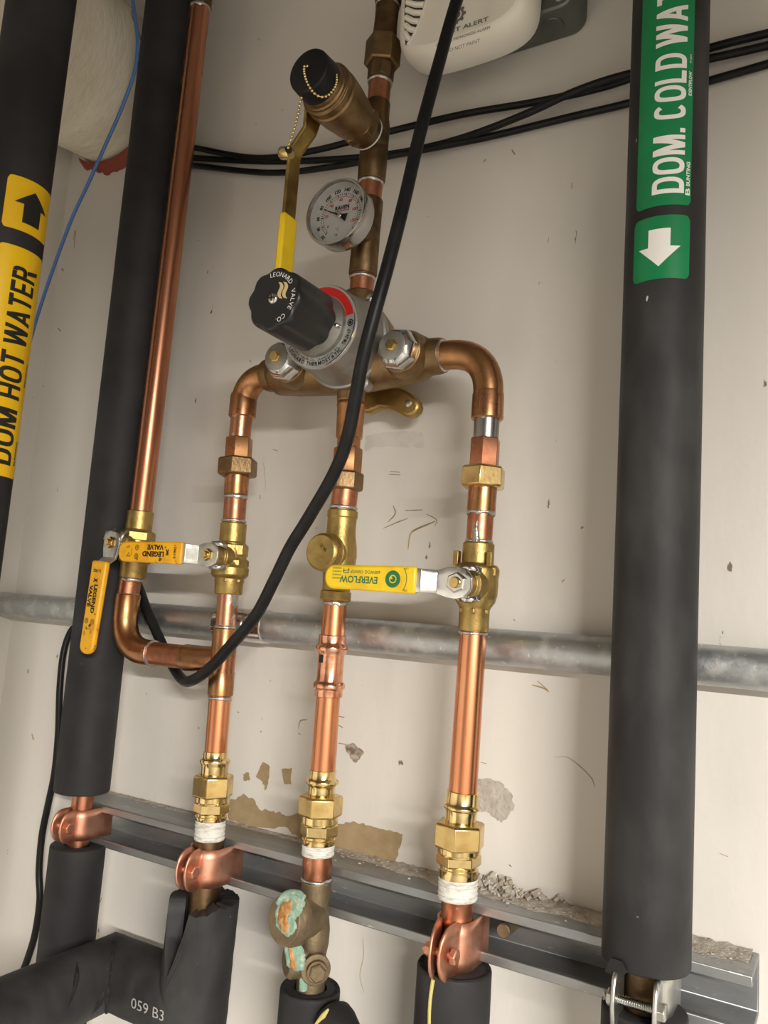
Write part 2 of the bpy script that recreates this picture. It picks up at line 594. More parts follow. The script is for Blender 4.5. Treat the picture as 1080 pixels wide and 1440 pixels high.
def block_text(mb, text, fn, length, height, gap=0.11, m=7):
    """bold capitals fitted to a length; every quad is cut across so that it can bend round a pipe"""
    L = [block_letter(c) for c in text]
    tot = sum(l[0] for l in L) + gap * (len(L) - 1)
    x0 = 0.0
    for ch, (w, vs, fs) in zip(text, L):
        layered = ch in 'MWAR'
        for qi, (a, b, c, d) in enumerate(fs):
            A, B, C, D = vs[a], vs[b], vs[c], vs[d]
            rows = []
            n = m if abs(C[1] - B[1]) > 0.3 else 2
            if not layered:
                qi = 0
            for i in range(n + 1):
                f = i / n
                p = (A[0] + (D[0] - A[0]) * f, A[1] + (D[1] - A[1]) * f)
                q = (B[0] + (C[0] - B[0]) * f, B[1] + (C[1] - B[1]) * f)
                rows.append([fn((x0 + p[0]) / tot * length, p[1] * height, 0.0006 + 0.00008 * qi), fn((x0 + q[0]) / tot * length, q[1] * height, 0.0006 + 0.00008 * qi)])
            mb.grid(rows)
        x0 += w + gap
    return mb


def arc_lettering(mb, text, fn, r, a0, a1, height, bold=0.0, inner=False):
    """letters one by one round a circle from angle a0 to a1 (degrees); inner: tops towards the centre"""
    n = len(text)
    wid = []
    for ch in text:
        if ch == ' ':
            wid.append(0.45)
        else:
            xs = [p[0] for p in glyphs(ch, bold)[0]]
            wid.append(max(xs) - min(xs) + 0.12)
    tot = sum(wid)
    pos = 0.0
    for ch, w in zip(text, wid):
        if ch != ' ':
            t = math.radians(a0 + (a1 - a0) * (pos + w / 2) / tot)
            er = (math.cos(t), math.sin(t))
            sg = 1 if a1 < a0 else -1
            et = (math.sin(t) * sg, -math.cos(t) * sg)
            up_ = er if sg > 0 else (-er[0], -er[1])
            vs, fs = glyphs(ch, bold)
            xs = [p[0] for p in vs]
            hh = [p[1] for p in glyphs('H', bold)[0]]
            s = height / (max(hh) - min(hh))
            cell = abs(math.radians(a1 - a0)) * r * w / tot
            sx = cell * 0.86 / (max(xs) - min(xs) + 0.02)
            if ch in '.,I1-':
                sx = min(sx, s)
            cx = (max(xs) + min(xs)) / 2
            mb.add([fn(er[0] * r + et[0] * (x - cx) * sx + up_[0] * (y * s - height / 2),
                       er[1] * r + et[1] * (x - cx) * sx + up_[1] * (y * s - height / 2)) for x, y in vs], fs)
        pos += w
    return mb


def disc_poly(r, n=32, a0=0, a1=360):
    return [(r * math.cos(math.radians(a0 + (a1 - a0) * k / n)), r * math.sin(math.radians(a0 + (a1 - a0) * k / n))) for k in range(n if a1 - a0 == 360 else n + 1)]


def ring_sector(mb, fn, r0, r1, a0, a1, n=24):
    rows = []
    for k in range(n + 1):
        t = math.radians(a0 + (a1 - a0) * k / n)
        rows.append([fn(r0 * math.cos(t), r0 * math.sin(t)), fn(r1 * math.cos(t), r1 * math.sin(t))])
    return mb.grid(rows)


# ================================================================== the room
XL, XR, YB, ZC = -0.934, 2.25, -2.9, 2.62
wall = struct(mk('wall_back', MB().box(Vector(((XL + XR) / 2, 0.05, ZC / 2)), (XR - XL) / 2 + 0.1, 0.05, ZC / 2), 'wall_paint'))
struct(mk('wall_left', MB().box(Vector((XL - 0.05, YB / 2, ZC / 2)), 0.05, -YB / 2, ZC / 2), 'wall_paint'))
struct(mk('wall_right', MB().box(Vector((XR + 0.05, YB / 2, ZC / 2)), 0.05, -YB / 2, ZC / 2), 'room_paint'))
struct(mk('wall_front', MB().box(Vector(((XL + XR) / 2, YB - 0.05, ZC / 2)), (XR - XL) / 2 + 0.1, 0.05, ZC / 2), 'room_paint'))
struct(mk('floor', MB().box(Vector(((XL + XR) / 2, YB / 2, -0.05)), (XR - XL) / 2 + 0.1, -YB / 2 + 0.1, 0.05), 'concrete'))
struct(mk('ceiling', MB().box(Vector(((XL + XR) / 2, YB / 2, ZC + 0.05)), (XR - XL) / 2 + 0.1, -YB / 2 + 0.1, 0.05), 'room_paint'))

# marks and bare patches on the wall
def blob(pts, jit=2.0, n=5, seed=0, Y=-0.0004):
    rnd = random.Random(seed)
    out = []
    for i in range(len(pts)):
        a, b = pts[i], pts[(i + 1) % len(pts)]
        for k in range(n):
            t = k / n
            j = jit if k else jit * 0.4
            out.append((a[0] + (b[0] - a[0]) * t + rnd.uniform(-j, j), a[1] + (b[1] - a[1]) * t + rnd.uniform(-j, j)))
    return [at(u, v, Y) for u, v in out]


def patch(name, mt, pts, jit=2.0, n=5, seed=0, th=0.0007):
    ps = blob(pts, jit, n, seed)
    poly = [(p.x, p.z) for p in ps]
    mb = MB().prism(poly, Vector((0, 0.0002, 0)), X, Z, OUT, th)
    return mk(name, mb, mt, wall)


patch('bare_patch', 'bare_board', [(470, 1160), (500, 1156), (535, 1166), (566, 1173), (556, 1212), (520, 1206), (468, 1196)], 1.6, 7, 1)
patch('bare_patch', 'bare_board', [(322, 1128), (342, 1117), (358, 1125), (364, 1138), (384, 1140), (402, 1147), (425, 1142), (426, 1180), (408, 1170), (398, 1162), (380, 1165), (322, 1154)], 2.2, 5, 2)
patch('bare_patch', 'bare_board', [(360, 1092), (370, 1072), (379, 1078), (377, 1098), (373, 1111), (369, 1100)], 1.5, 4, 3)
patch('bare_patch', 'bare_board', [(396, 1082), (410, 1080), (409, 1103), (399, 1102)], 1.2, 4, 4)
patch('bare_patch', 'bare_board', [(341, 1088), (348, 1086), (352, 1096), (345, 1099)], 1.5, 4, 5)
patch('plaster_patch', 'rough_plaster', [(672, 1096), (684, 1094), (705, 1101), (719, 1116), (723, 1135), (712, 1152), (705, 1156), (694, 1148), (684, 1140), (674, 1142)], 1.6, 5, 6, 0.0012)
patch('paint_chip', 'chip_dark', [(485, 1050), (497, 1045), (511, 1056), (508, 1064), (500, 1074), (492, 1064)], 2.5, 4, 7)
patch('faint_patch', 'faint_patch', [(515, 612), (560, 606), (594, 607), (597, 629), (560, 628), (530, 628), (512, 636)], 1.5, 6, 8, 0.0003)
for i, (pts, w) in enumerate([([(539, 743), (560, 734), (574, 729)], 1.6), ([(574, 772), (577, 752), (584, 745), (600, 738), (612, 733)], 2.6),
                              ([(570, 718), (594, 717)], 1.2), ([(600, 723), (614, 731), (611, 740)], 1.3), ([(553, 711), (556, 722), (546, 734)], 1.8),
                              ([(548, 663), (562, 664)], 0.8), ([(547, 667), (563, 668)], 0.8), ([(420, 1025), (422, 1014), (432, 1012)], 1.5),
                              ([(419, 1031), (423, 1033)], 1.2), ([(748, 963), (765, 968), (772, 973)], 2.0), ([(756, 958), (770, 970)], 1.2),
                              ([(476, 1007), (484, 1009)], 1.4), ([(476, 1020), (482, 1023)], 1.2), ([(476, 1045), (487, 1047)], 1.4),
                              ([(720, 211), (724, 217)], 2.0), ([(680, 228), (683, 224)], 1.6), ([(804, 257), (804, 265)], 1.0), ([(770, 342), (772, 334)], 1.0),
                              ([(790, 818), (794, 815)], 2.0), ([(780, 1065), (800, 1066), (830, 1092), (836, 1108)], 0.7), ([(1012, 1200), (1024, 1205)], 0.9),
                              ([(716, 1216), (719, 1219)], 1.6), ([(132, 1258), (139, 1270), (143, 1262)], 1.0), ([(510, 1318), (511, 1345), (506, 1372), (512, 1396)], 0.8),
                              ([(370, 650), (372, 662), (374, 690)], 0.4), ([(390, 634), (384, 632)], 1.0), ([(365, 696), (366, 702)], 0.9),
                              ([(103, 338), (106, 324), (104, 350)], 0.7), ([(87, 378), (89, 381)], 2.0), ([(82, 462), (85, 466)], 2.4), ([(45, 1032), (47, 1040)], 2.2),
                              ([(334, 1001), (336, 1002)], 1.6), ([(764, 1258), (770, 1262)], 1.0), ([(676, 1072), (684, 1074)], 0.9)]):
    c = spline([at(u, v, -0.0003) for u, v in pts], 4) if len(pts) > 2 else [at(u, v, -0.0003) for u, v in pts]
    n = len(c)
    rs = [w * px(p) * 0.5 * (0.35 + 0.65 * math.sin(math.pi * (k + 0.5) / n)) for k, p in enumerate(c)]
    mbs = MB().tube(c, rs, 6)
    for p in mbs.v:
        p.y = max(-0.0009, min(0.0001, p.y))
    mk('scuff_mark', mbs, 'smear', wall)

# strip lamp hung under the ceiling (behind and beside the camera)
sl = thing('strip_lamp', 'suspended strip lamp with a white reflector under the ceiling', 'lamp')
hl = LAMP_LEN / 2
mb = MB()
ca, sa = math.cos(math.radians(LAMP_TILT)), math.sin(math.radians(LAMP_TILT))
n_ = Vector((0, sa, -ca)); s_ = Vector((0, ca, sa))
mb.box(LAMP - n_ * 0.035, hl + 0.03, 0.075, 0.012, (X, s_, n_))
mk('reflector', mb, 'plain_paint', sl, bevel=0.003)
mk('diffuser', MB().box(LAMP - n_ * 0.012, hl, 0.05, 0.008, (X, s_, n_)), 'lamp_diffuser', sl)
for sx in (-1, 1):
    p = LAMP - n_ * 0.04 + X * (sx * hl * 0.8)
    mk('hanger_rod', MB().tube([p, Vector((p.x, p.y, ZC))], 0.004, 8), 'zinc', sl)

# ================================================================== wall-mounted runs
# strut channel
SZT, SZB, SD = 1.2325, 1.1915, 0.0475
xs0, xs1 = at(152, 1122, 0).x, at(1068, 1352, 0).x
st = thing('strut_channel', 'galvanised steel strut channel fixed along the wall, dusty on top', 'channel')
T_ = 0.0026
prof = [(0, SZT), (-SD, SZT), (-SD, SZT - 0.0075), (-SD + 0.006, SZT - 0.0075), (-SD + 0.006, SZT - 0.0075 + T_), (-SD + T_, SZT - 0.005), (-SD + T_, SZT - T_), (-T_, SZT - T_)]
low = [(y, SZT + SZB - z) for y, z in prof]
c_top = prof
poly = c_top + list(reversed(low))
mb = MB()
n = len(poly)
vs = [Vector((x, y, z)) for x in (xs0, xs1) for y, z in poly]
fs = [(i, (i + 1) % n, n + (i + 1) % n, n + i) for i in range(n)] + [tuple(reversed(range(n))), tuple(range(n, 2 * n))]
mb.add(vs, fs)
mk('channel_body', mb, 'strut_steel', st, sharp=30, bevel=0.0009)
x = xs0 + 0.03
while x < xs1 - 0.02:                           # slots punched in the back of the channel
    pl = [(0.010 * math.cos(t) + (0.006 if math.cos(t) > 0 else -0.006), 0.0065 * math.sin(t)) for t in [2 * math.pi * k / 20 for k in range(20)]]
    near_end = x > xs1 - 0.055
    mk('slot', MB().prism(pl, Vector((x, -T_ + 0.0001, (SZT + SZB) / 2 + 0.006)), X, Z, OUT, 0.0004), 'plain_paint' if near_end else 'chip_dark', st)
    x += 0.0508
# dust layer on top of the channel
rows = []
N = 160
for i in range(N + 1):
    x = xs0 + 0.004 + (xs1 - xs0 - 0.008) * i / N
    k = 0.35 + 0.65 * min(1, max(0, (x + 0.42) / 0.12))
    rows.append([Vector((x, -0.0005 - (SD - 0.012) * j / 6 * k * (0.8 + 0.25 * noise.noise(Vector((x * 40, 0, 0)))), SZT + 0.0001 + (0.0016 + 0.002 * noise.noise(Vector((x * 150, j * 1.3, 0)))) * (1 - j / 6) * k)) for j in range(7)])
mk('dust_layer', MB().grid(rows), 'dust', st, kind='stuff')
# crumbs of plaster on it
mb = MB()
rnd = random.Random(3)
for i in range(150):
    cu = abs(rnd.gauss(0, 1))
    x = at(690, 1240, 0).x + rnd.uniform(-0.01, 0.045) * (0.4 + cu * 0.5)
    y = -0.002 - abs(rnd.gauss(0, 0.009))
    s = rnd.uniform(0.0008, 0.0032) * (1.3 if y > -0.012 else 0.7)
    ax = Vector((rnd.gauss(0, 1), rnd.gauss(0, 1), rnd.gauss(0, 1))).normalized()
    ay = ax.orthogonal().normalized()
    mb.box(Vector((x, max(y, -0.036), SZT + s * 0.5 + max(0, 0.010 * (1 + y / 0.014)) * rnd.random())), s, s * 0.55, s * 0.28, (ax, ay, ax.cross(ay)))
for i in range(90):
    x = rnd.uniform(at(455, 1200, 0).x, xs1 - 0.01)
    s = rnd.uniform(0.0004, 0.0011)
    mb.box(Vector((x, -rnd.uniform(0.001, SD - 0.008), SZT + s * 0.4 + 0.0012)), s, s * 0.7, s * 0.5)
cr = mk('plaster_crumbs', mb, 'dust', None, kind='stuff')
tag(cr, 'loose plaster crumbs and flakes lying on top of the strut channel', 'debris')
# loose bolt in the channel
bp = at(707, 1306, -0.040)
bp.z = (SZT + SZB) / 2 + 0.003
bt = mk('strut_bolt', MB().lathe(bp, Yv, [(0, 0.0048), (0.001, 0.0056), (0.034, 0.0056)], 20), 'bronze_old', bevel=0.0)
tag(bt, 'short round bolt end poking out of the strut channel slot', 'bolt')

# conduit
CR = 0.0152
pa, pb = at(0, 849.5, -0.0165), at(1080, 941.7, -0.0165)
zc = (pa.z + pb.z) / 2
cdt = thing('steel_conduit', 'galvanised steel conduit running level along the wall behind the pipes', 'conduit')
mk('conduit_tube', MB().tube([Vector((XL + 0.0005, -0.0165, zc)), Vector((0.45, -0.0165, zc))], CR, 40), 'galvanised', cdt)
xj = at(358, 884, -0.0165).x
mb = MB().lathe(Vector((xj - 0.045, -0.0165, zc)), X, [(0, CR + .0003), (0.0008, CR + 0.0017), (0.040, CR + 0.0017), (0.041, CR + .0005), (0.044, CR + 0.0005), (0.045, CR + 0.0017), (0.062, CR + 0.0017), (0.063, CR + .0003)], 40)
cp = mk('conduit_coupling', mb, 'chrome', cdt)
mk('set_screw', MB().lathe(Vector((xj - 0.02, -0.0165 - CR, zc + 0.004)), OUT, [(0, 0.0035), (0.003, 0.0035), (0.0035, 0.0025)], 14), 'zinc', cp)

# three black cables across the wall
def cable(name, pts, r, mt='rubber', seg=12):
    return mk(name, MB().tube(spline([at(*p) for p in pts], 8), r, seg), mt)


cb = cable('black_cable', [(222, 199, -.008), (275, 208, -.009), (360, 222, -.012), (440, 212, -.012), (535, 188, -.014), (650, 161, -.010), (750, 144, -.010), (850, 122, -.012), (940, 90, -.012), (1000, 67, -.010), (1150, 30, -.008)], 0.0034)
tag(cb, 'upper one of three black cables sagging across the wall', 'cable')
cb = cable('black_cable', [(218, 216, -.006), (275, 222, -.006), (370, 227, -.005), (470, 224, -.005), (560, 215, -.005), (650, 194, -.012), (740, 160, -.020), (810, 128, -.0225), (885, 104, -.021), (1000, 82, -.012), (1150, 48, -.008)], 0.0034)
tag(cb, 'black cable crossing over between the other two on the wall', 'cable')
cb = cable('black_cable', [(214, 227, -.006), (275, 233, -.006), (380, 243, -.008), (470, 234, -.013), (560, 217, -.014), (680, 194, -.008), (800, 165, -.006), (885, 145, -.006), (1000, 113, -.006), (1150, 70, -.006)], 0.0034)
tag(cb, 'lowest one of three black cables sagging across the wall', 'cable')

# white lagged duct through the wall with red fire sealant
dc = Vector((-0.846, 0, 2.116)); DR = 0.098
du = thing('lagged_duct', 'large white lagged round pipe coming out of the wall', 'pipe')
rows = []
for i in range(22):
    y = -0.165 * i / 21
    rr = DR * (0.93 + 0.07 * min(1, i / 7) + (0.03 if i == 0 else 0))
    row = []
    for k in range(72):
        t = 2 * math.pi * k / 72
        w = rr * (1 + 0.012 * noise.noise(Vector((math.cos(t) * 2.2, math.sin(t) * 2.2, y * 60))) + 0.004 * math.sin(y * 420 + t * 2))
        row.append(dc + Vector((w * math.cos(t), y, w * math.sin(t))))
    rows.append(row)
mb = MB().grid(rows, True)
mb.add(rows[-1], [tuple(range(72))])
mk('lagging', mb, 'lagging', du, sharp=60)
seam = []
for k in range(30):
    t = math.radians(75 - 75 * k / 29)
    y = -0.062 - 0.006 * math.sin(k * 0.4)
    seam.append(dc + Vector((DR * 1.0 * math.cos(t), y, DR * 1.0 * math.sin(t))))
mk('seam', MB().tube(seam, 0.0008, 6), 'smear', du)
rows = []
rnd = random.Random(5)
for k in range(91):
    t = math.radians(-125 + 175 * k / 90)
    wv = 0.010 + 0.006 * noise.noise(Vector((k * 0.23, 1, 0))) + 0.003 * noise.noise(Vector((k * 0.9, 4, 0)))
    if k < 14 or k > 76:
        wv *= 0.55
    row = []
    for j in range(7):
        rr = DR * 0.985 + wv * j / 6 * 1.25
        row.append(dc + Vector((rr * math.cos(t), -0.012 * math.cos(j / 6 * math.pi / 2) - 0.0004, rr * math.sin(t))))
    rows.append(row)
mk('fire_sealant', MB().grid(rows), 'fire_caulk', du, sharp=80)['label'] = 'dark red fire sealant smeared round the wall hole'

# junction box and carbon monoxide alarm
JB0, JB1 = at(590, 84, -0.02), at(816, 38, -0.02)
jx0, jx1, jz0 = JB0.x - 0.004, JB1.x, (JB0.z + JB1.z) / 2
jb = thing('junction_box', 'grey steel junction box behind the white alarm', 'box')


def rrect(x0, x1, z0, z1, r, n=6):
    out = []
    for cx_, cz_, a in ((x1 - r, z1 - r, 0), (x0 + r, z1 - r, 90), (x0 + r, z0 + r, 180), (x1 - r, z0 + r, 270)):
        for k in range(n + 1):
            t = math.radians(a + 90 * k / n)
            out.append((cx_ + r * math.cos(t), cz_ + r * math.sin(t)))
    return out


jh = 0.115
mk('box_body', MB().prism(rrect(jx0, jx1, jz0, jz0 + jh, 0.014), Vector((0, 0, 0)), X, Z, OUT, 0.040), 'box_steel', jb, bevel=0.002)
for kx in (jx1 - 0.026, jx1 - 0.075, jx1 - 0.12):
    mk('knockout', MB().lathe(Vector((kx, -0.020, jz0 + 0.0002)), -Z, [(0, 0.0105), (0.0006, 0.0105), (0.0012, 0.0098)], 28), 'box_steel', jb)
for kz in (0.030, 0.072):
    mk('knockout', MB().lathe(Vector((jx1 - 0.0002, -0.020, jz0 + kz)), X, [(0, 0.0105), (0.0006, 0.0105), (0.0012, 0.0098)], 28), 'box_steel', jb)
mk('knockout', MB().lathe(Vector((jx1 - 0.018, -0.0398, jz0 + 0.030)), OUT, [(0, 0.0125), (0.0006, 0.0125), (0.0012, 0.0116)], 28), 'box_steel', jb)
mk('cover_screw', MB().lathe(Vector((jx1 - 0.014, -0.0398, jz0 + 0.008)), OUT, [(0, 0.0032), (0.001, 0.0032), (0.0016, 0.002)], 14), 'zinc', jb)

AY0, AY1 = -0.041, -0.078
aL, aR = at(566, 20, AY1 + 0.012).x, at(751, 8, AY1 + 0.012).x
aB = at(622, 82, AY1 + 0.012).z
al = thing('carbon_monoxide_alarm', 'white plastic carbon monoxide alarm with a louvred grille on the wall', 'alarm')
ah = (aR - aL) * 0.82
axc, azc = (aL + aR) / 2, aB + ah / 2


def alarm_outline(s, n=72):
    out = []
    for k in range(n):
        t = 2 * math.pi * k / n
        c, s2 = math.cos(t), math.sin(t)
        p = 4.6
        rr = (abs(c) ** p + abs(s2) ** p) ** (-1 / p)
        xx, zz = rr * c * (aR - aL) / 2, rr * s2 * ah / 2
        zz *= 1 - 0.07 * (xx / ((aR - aL) / 2)) ** 2 * (1 if zz < 0 else 0.6)
        out.append((xx * s, zz * s))
    return out


rows = []
for y, s in ((AY0, 0.955), (AY0 - 0.006, 0.985), (AY0 - 0.018, 1.0), (AY1 + 0.010, 0.992), (AY1 + 0.004, 0.955), (AY1 + 0.0008, 0.90), (AY1, 0.86)):
    rows.append([Vector((axc + p[0], y, azc + p[1])) for p in alarm_outline(s)])
mb = MB().grid(rows, True)
mb.add(rows[-1], [tuple(range(72))]); mb.add(rows[0], [tuple(reversed(range(72)))])
ab = mk('alarm_body', mb, 'alarm_plastic', al, sharp=50)
fa = lambda x, z: Vector((axc + x, AY1 - 0.0004, azc + z))
W2 = (aR - aL) / 2
g0 = -W2 * 0.80
gr = mk('grille_opening', MB().prism([(g0 + W2 * 0.26 * math.sin(math.pi * k / 20) ** 0.8, -ah * 0.36 + ah * 0.86 * k / 20) for k in range(21)] + [(g0 - 0.004 * math.sin(math.pi * k / 10), ah * 0.5 - ah * 0.86 * k / 10) for k in range(11)], Vector((axc, AY1 + 0.0001, azc)), X, Z, OUT, 0.0005), 'alarm_dark', al)
for k in range(11):
    z = -ah * 0.30 + ah * 0.072 * k
    t = (z + ah * 0.36) / (ah * 0.86)
    w = W2 * 0.26 * math.sin(math.pi * min(max(t, 0.02), 0.98)) ** 0.8
    mk('louvre', MB().tube([Vector((axc + g0 - 0.001, AY1 - 0.0008, azc + z + 0.006)), Vector((axc + g0 + w * 0.55, AY1 - 0.0016, azc + z - 0.001)), Vector((axc + g0 + w + 0.0006, AY1 - 0.0006, azc + z - 0.003))], 0.0027, 8), 'alarm_plastic', gr)
mk('grille_rim', MB().tube([Vector((axc + g0 + 0.0022 + W2 * 0.26 * math.sin(math.pi * k / 20) ** 0.8, AY1 - 0.0005, azc - ah * 0.36 + ah * 0.86 * k / 20)) for k in range(21)], 0.0011, 8), 'alarm_plastic', gr)
mk('panel_line', MB().tube([fa(W2 * 0.52, ah * 0.45), fa(W2 * 0.50, ah * 0.05), fa(W2 * 0.56, -ah * 0.12), fa(W2 * 0.66, -ah * 0.24)], 0.0004, 6), 'grey_print', al)
tx = MB()
tb = at(632, 48, AY1)                          # where the first word starts, behind the cord
lx, lz = tb.x - axc - 0.009, tb.z - azc
lettering(tx, 'FIRST ALERT', lambda x, z: fa(lx + x, lz + z), 0.047, 0.0042, 0.02)
lettering(tx, 'CARBON MONOXIDE ALARM', lambda x, z: fa(lx - 0.004 + x, lz - 0.0085 + z), 0.053, 0.003)
lettering(tx, 'DO NOT PAINT', lambda x, z: fa(lx + 0.007 + x, lz - 0.0185 + z), 0.033, 0.0036)
mk('lettering', tx, 'grey_print', al)
em_ = MB()
ec = at(643, 22, AY1)
pl = []
for k in range(48):
    t = 2 * math.pi * k / 48
    pl.append((0.0078 * (1 + 0.13 * (1 if math.cos(8 * t) > 0 else -1)) * math.cos(t), 0.0078 * (1 + 0.13 * (1 if math.cos(8 * t) > 0 else -1)) * math.sin(t)))
o_ = ec - Vector((axc, 0, azc))
eb = mk('emblem', MB().prism(pl, fa(o_.x, o_.z), X, Z, OUT, 0.0002), 'grey_print', al)
mk('emblem_ring', ring_sector(MB(), lambda x, z: fa(o_.x + x, o_.z + z) + OUT * 0.0004, 0.0036, 0.0048, 0, 360, 30), 'alarm_plastic', eb)

# ================================================================== insulated pipes
def zband(ax, v):
    return ax.at(v)


def foam_sleeve(name, ax, v0, v1, w, t_thing, bore=None, mt='foam', cap_mt=None, w1=None, seg=56, wob=0.0, ext0=0.0, ext1=0.0):
    a, b = ax.at(v0), ax.at(v1)
    d = (b - a).normalized()
    a = a - d * ext0; b = b + d * ext1
    L = (b - a).length
    r0 = w * px(ax.at(v0)); r1 = (w1 or w) * px(ax.at(v1)) if w1 else r0
    bore = bore or r0 * 0.45
    n = 24
    rows = []
    s1 = (X - d * X.dot(d)).normalized(); s2 = d.cross(s1)

    def ring(s, r, ww):
        out = []
        for k in range(seg):
            t = 2 * math.pi * k / seg
            e = s1 * math.cos(t) + s2 * math.sin(t)
            rr = r * (1 + ww * noise.noise(Vector((math.cos(t) * 1.3, math.sin(t) * 1.3, s * 14))))
            out.append(a + d * s + e * rr)
        return out
    rows.append(ring(0.012, bore, 0)); rows.append(ring(0.0006, bore * 1.03, 0)); rows.append(ring(0.0, bore * 1.1, 0)); rows.append(ring(0, r0 * 0.965, wob))
    rows.append(ring(0.0012, r0 * 0.995, wob))
    for i in range(n + 1):
        s = 0.0025 + (L - 0.005) * i / n
        rows.append(ring(s, r0 + (r1 - r0) * i / n, wob))
    rows.append(ring(L - 0.0012, r1 * 0.995, wob)); rows.append(ring(L, r1 * 0.965, wob)); rows.append(ring(L, bore * 1.1, 0)); rows.append(ring(L - 0.0006, bore * 1.03, 0)); rows.append(ring(L - 0.012, bore, 0))
    mb = MB().grid(rows, True)
    return mk(name, mb, mt, t_thing, sharp=50), r0


def pipe_label(parent, ax, rad, v_top, v_bot, th_c, th_h, mt, name, rc=0.004, ext_top=0.0):
    """a printed sleeve label bent round a pipe: th_c / th_h centre and half width in degrees (0 = facing straight out, + = towards +x)"""
    zt, zb = zsurf(ax, rad, th_c, v_top) + ext_top, zsurf(ax, rad, th_c, v_bot)

    def fn(th, z, off=0.0004):
        p = ax.at(v_top)
        t = math.radians(th)
        q = ax.at(v_bot)
        k = (z - p.z) / (q.z - p.z)
        c = p + (q - p) * k
        return Vector((c.x + (rad + off) * math.sin(t), c.y - (rad + off) * math.cos(t), z))
    rows = []
    N_ = 30
    aw = th_h * math.pi / 180 * rad
    for i in range(N_ + 1):
        f = -1 + 2 * i / N_
        e = aw * (1 - abs(f))
        cut = rc - math.sqrt(max(0, rc * rc - (rc - e) ** 2)) if e < rc else 0
        rows.append([fn(th_c + th_h * f, zb + cut + (zt - zb - 2 * cut) * j / 12) for j in range(13)])
    o = mk(name, MB().grid(rows), mt, parent, sharp=60)
    return o, fn


def zsurf(ax, rad, th, v):
    """height at which the pipe surface, th degrees round, is seen in picture row v"""
    t = math.radians(th)
    lo_, hi_ = 0.5, 3.2
    for _ in range(48):
        mid = (lo_ + hi_) / 2
        p = ax.at(v)
        if proj(Vector((p.x + rad * math.sin(t), p.y - rad * math.cos(t), mid)))[1] > v:
            lo_ = mid
        else:
            hi_ = mid
    return (lo_ + hi_) / 2


# --- cold water pipe
axC = Axis([(943.6, 0), (908.6, 1325)], -0.064)
cold = thing('insulated_pipe', 'thick black foam insulated pipe with green DOM. COLD WATER label', 'pipe')
csl, cr_ = foam_sleeve('insulation', axC, -60, 1352, 60.0, cold, bore=0.0145, mt='foam_scuffed', w1=60.5)
# radius measured at the bottom; same all along
cr_ = 60.3 * px(axC.at(1340))
bpy.data.objects.remove(csl)
a_, b_ = axC.at(-60), axC.at(1352)


def straight_sleeve(name, p0, p1, r, bore, mt, parent, seg=60, wob=0.006, n=30):
    d = (p1 - p0).normalized(); L = (p1 - p0).length
    s1 = (X - d * X.dot(d)).normalized(); s2 = d.cross(s1)

    def ring(s, rr, w):
        out = []
        for k in range(seg):
            t = 2 * math.pi * k / seg
            q = rr * (1 + w * noise.noise(Vector((math.cos(t) * 1.3 + p0.x * 9, math.sin(t) * 1.3, s * 14))))
            out.append(p0 + d * s + (s1 * math.cos(t) + s2 * math.sin(t)) * q)
        return out
    rows = [ring(0.014, bore, 0), ring(0.0, bore * 1.04, 0), ring(0, r * 0.965, wob), ring(0.0008, r * 0.99, wob)]
    for i in range(n + 1):
        rows.append(ring(0.002 + (L - 0.004) * i / n, r, wob))
    rows += [ring(L - 0.0008, r * 0.99, wob), ring(L, r * 0.965, wob), ring(L, bore * 1.04, 0), ring(L - 0.014, bore, 0)]
    return mk(name, MB().grid(rows, True), mt, parent, sharp=50)


straight_sleeve('insulation', a_ - (b_ - a_).normalized() * 0.3, b_, cr_, 0.016, 'foam_scuffed', cold, wob=0.004)
CC = lambda v: axC.at(v)
mk('copper_tube', MB().tube([CC(1320), CC(1500)], 0.0143, 32), 'copper_brown', cold)
straight_sleeve('lower_insulation', CC(1416), CC(1560), 58.5 * px(CC(1416)), 0.016, 'foam', cold)
mk('loose_flap', MB().prism([(0, 0), (0.012, -0.001), (0.017, 0.006), (0.013, 0.011), (0.004, 0.010)], Vector((axC.at(1335).x - 0.021, axC.Y - cr_ * 0.80, CC(1352).z - 0.004)), X * 0.92 + OUT * 0.38, Z, OUT, 0.0014), 'foam_scuffed', cold)
o, fnc = pipe_label(cold, axC, cr_, -60, 289, 7, 40, 'green_label', 'printed_label', ext_top=0.09)
tx = MB()
arcm = cr_ * math.pi / 180
zl = lambda v, th=25: zsurf(axC, cr_, th, v)
for wd, v0, v1 in (('DOM.', 272, 181), ('COLD', 168, 76), ('WATER', 64, -58)):
    block_text(tx, wd, lambda x, y, o_f: fnc(36 - y / arcm, zl(v0, 12) + x, o_f), zl(v1, 12) - zl(v0, 12), 44 * arcm)
mk('lettering', tx, 'white_print', o)
tx = MB()
lettering(tx, 'BUNTING', lambda x, y: fnc(44.5 - y / arcm, zl(262, 40) + x, 0.0007), zl(228, 40) - zl(262, 40), 5.5 * arcm, 0.03, maxe=0.004)
lettering(tx, 'B', lambda x, y: fnc(45 - y / arcm, zl(275, 40) + x, 0.0007), zl(265, 40) - zl(275, 40), 7 * arcm, 0.02, maxe=0.004)
lettering(tx, 'IDENTIFLOW', lambda x, y: fnc(44.5 - y / arcm, zl(135, 40) + x, 0.0007), zl(101, 40) - zl(135, 40), 5 * arcm, 0.03, maxe=0.004)
lettering(tx, 'P1001', lambda x, y: fnc(43.5 - y / arcm, zl(89, 40) + x, 0.0007), zl(77, 40) - zl(89, 40), 3 * arcm, maxe=0.004)
mk('small_print', tx, 'white_print', o, kind='stuff')
o2, fna = pipe_label(cold, axC, cr_, 303, 392, 6, 41, 'green_label', 'arrow_label')
za = lambda v: zsurf(axC, cr_, 4, v)


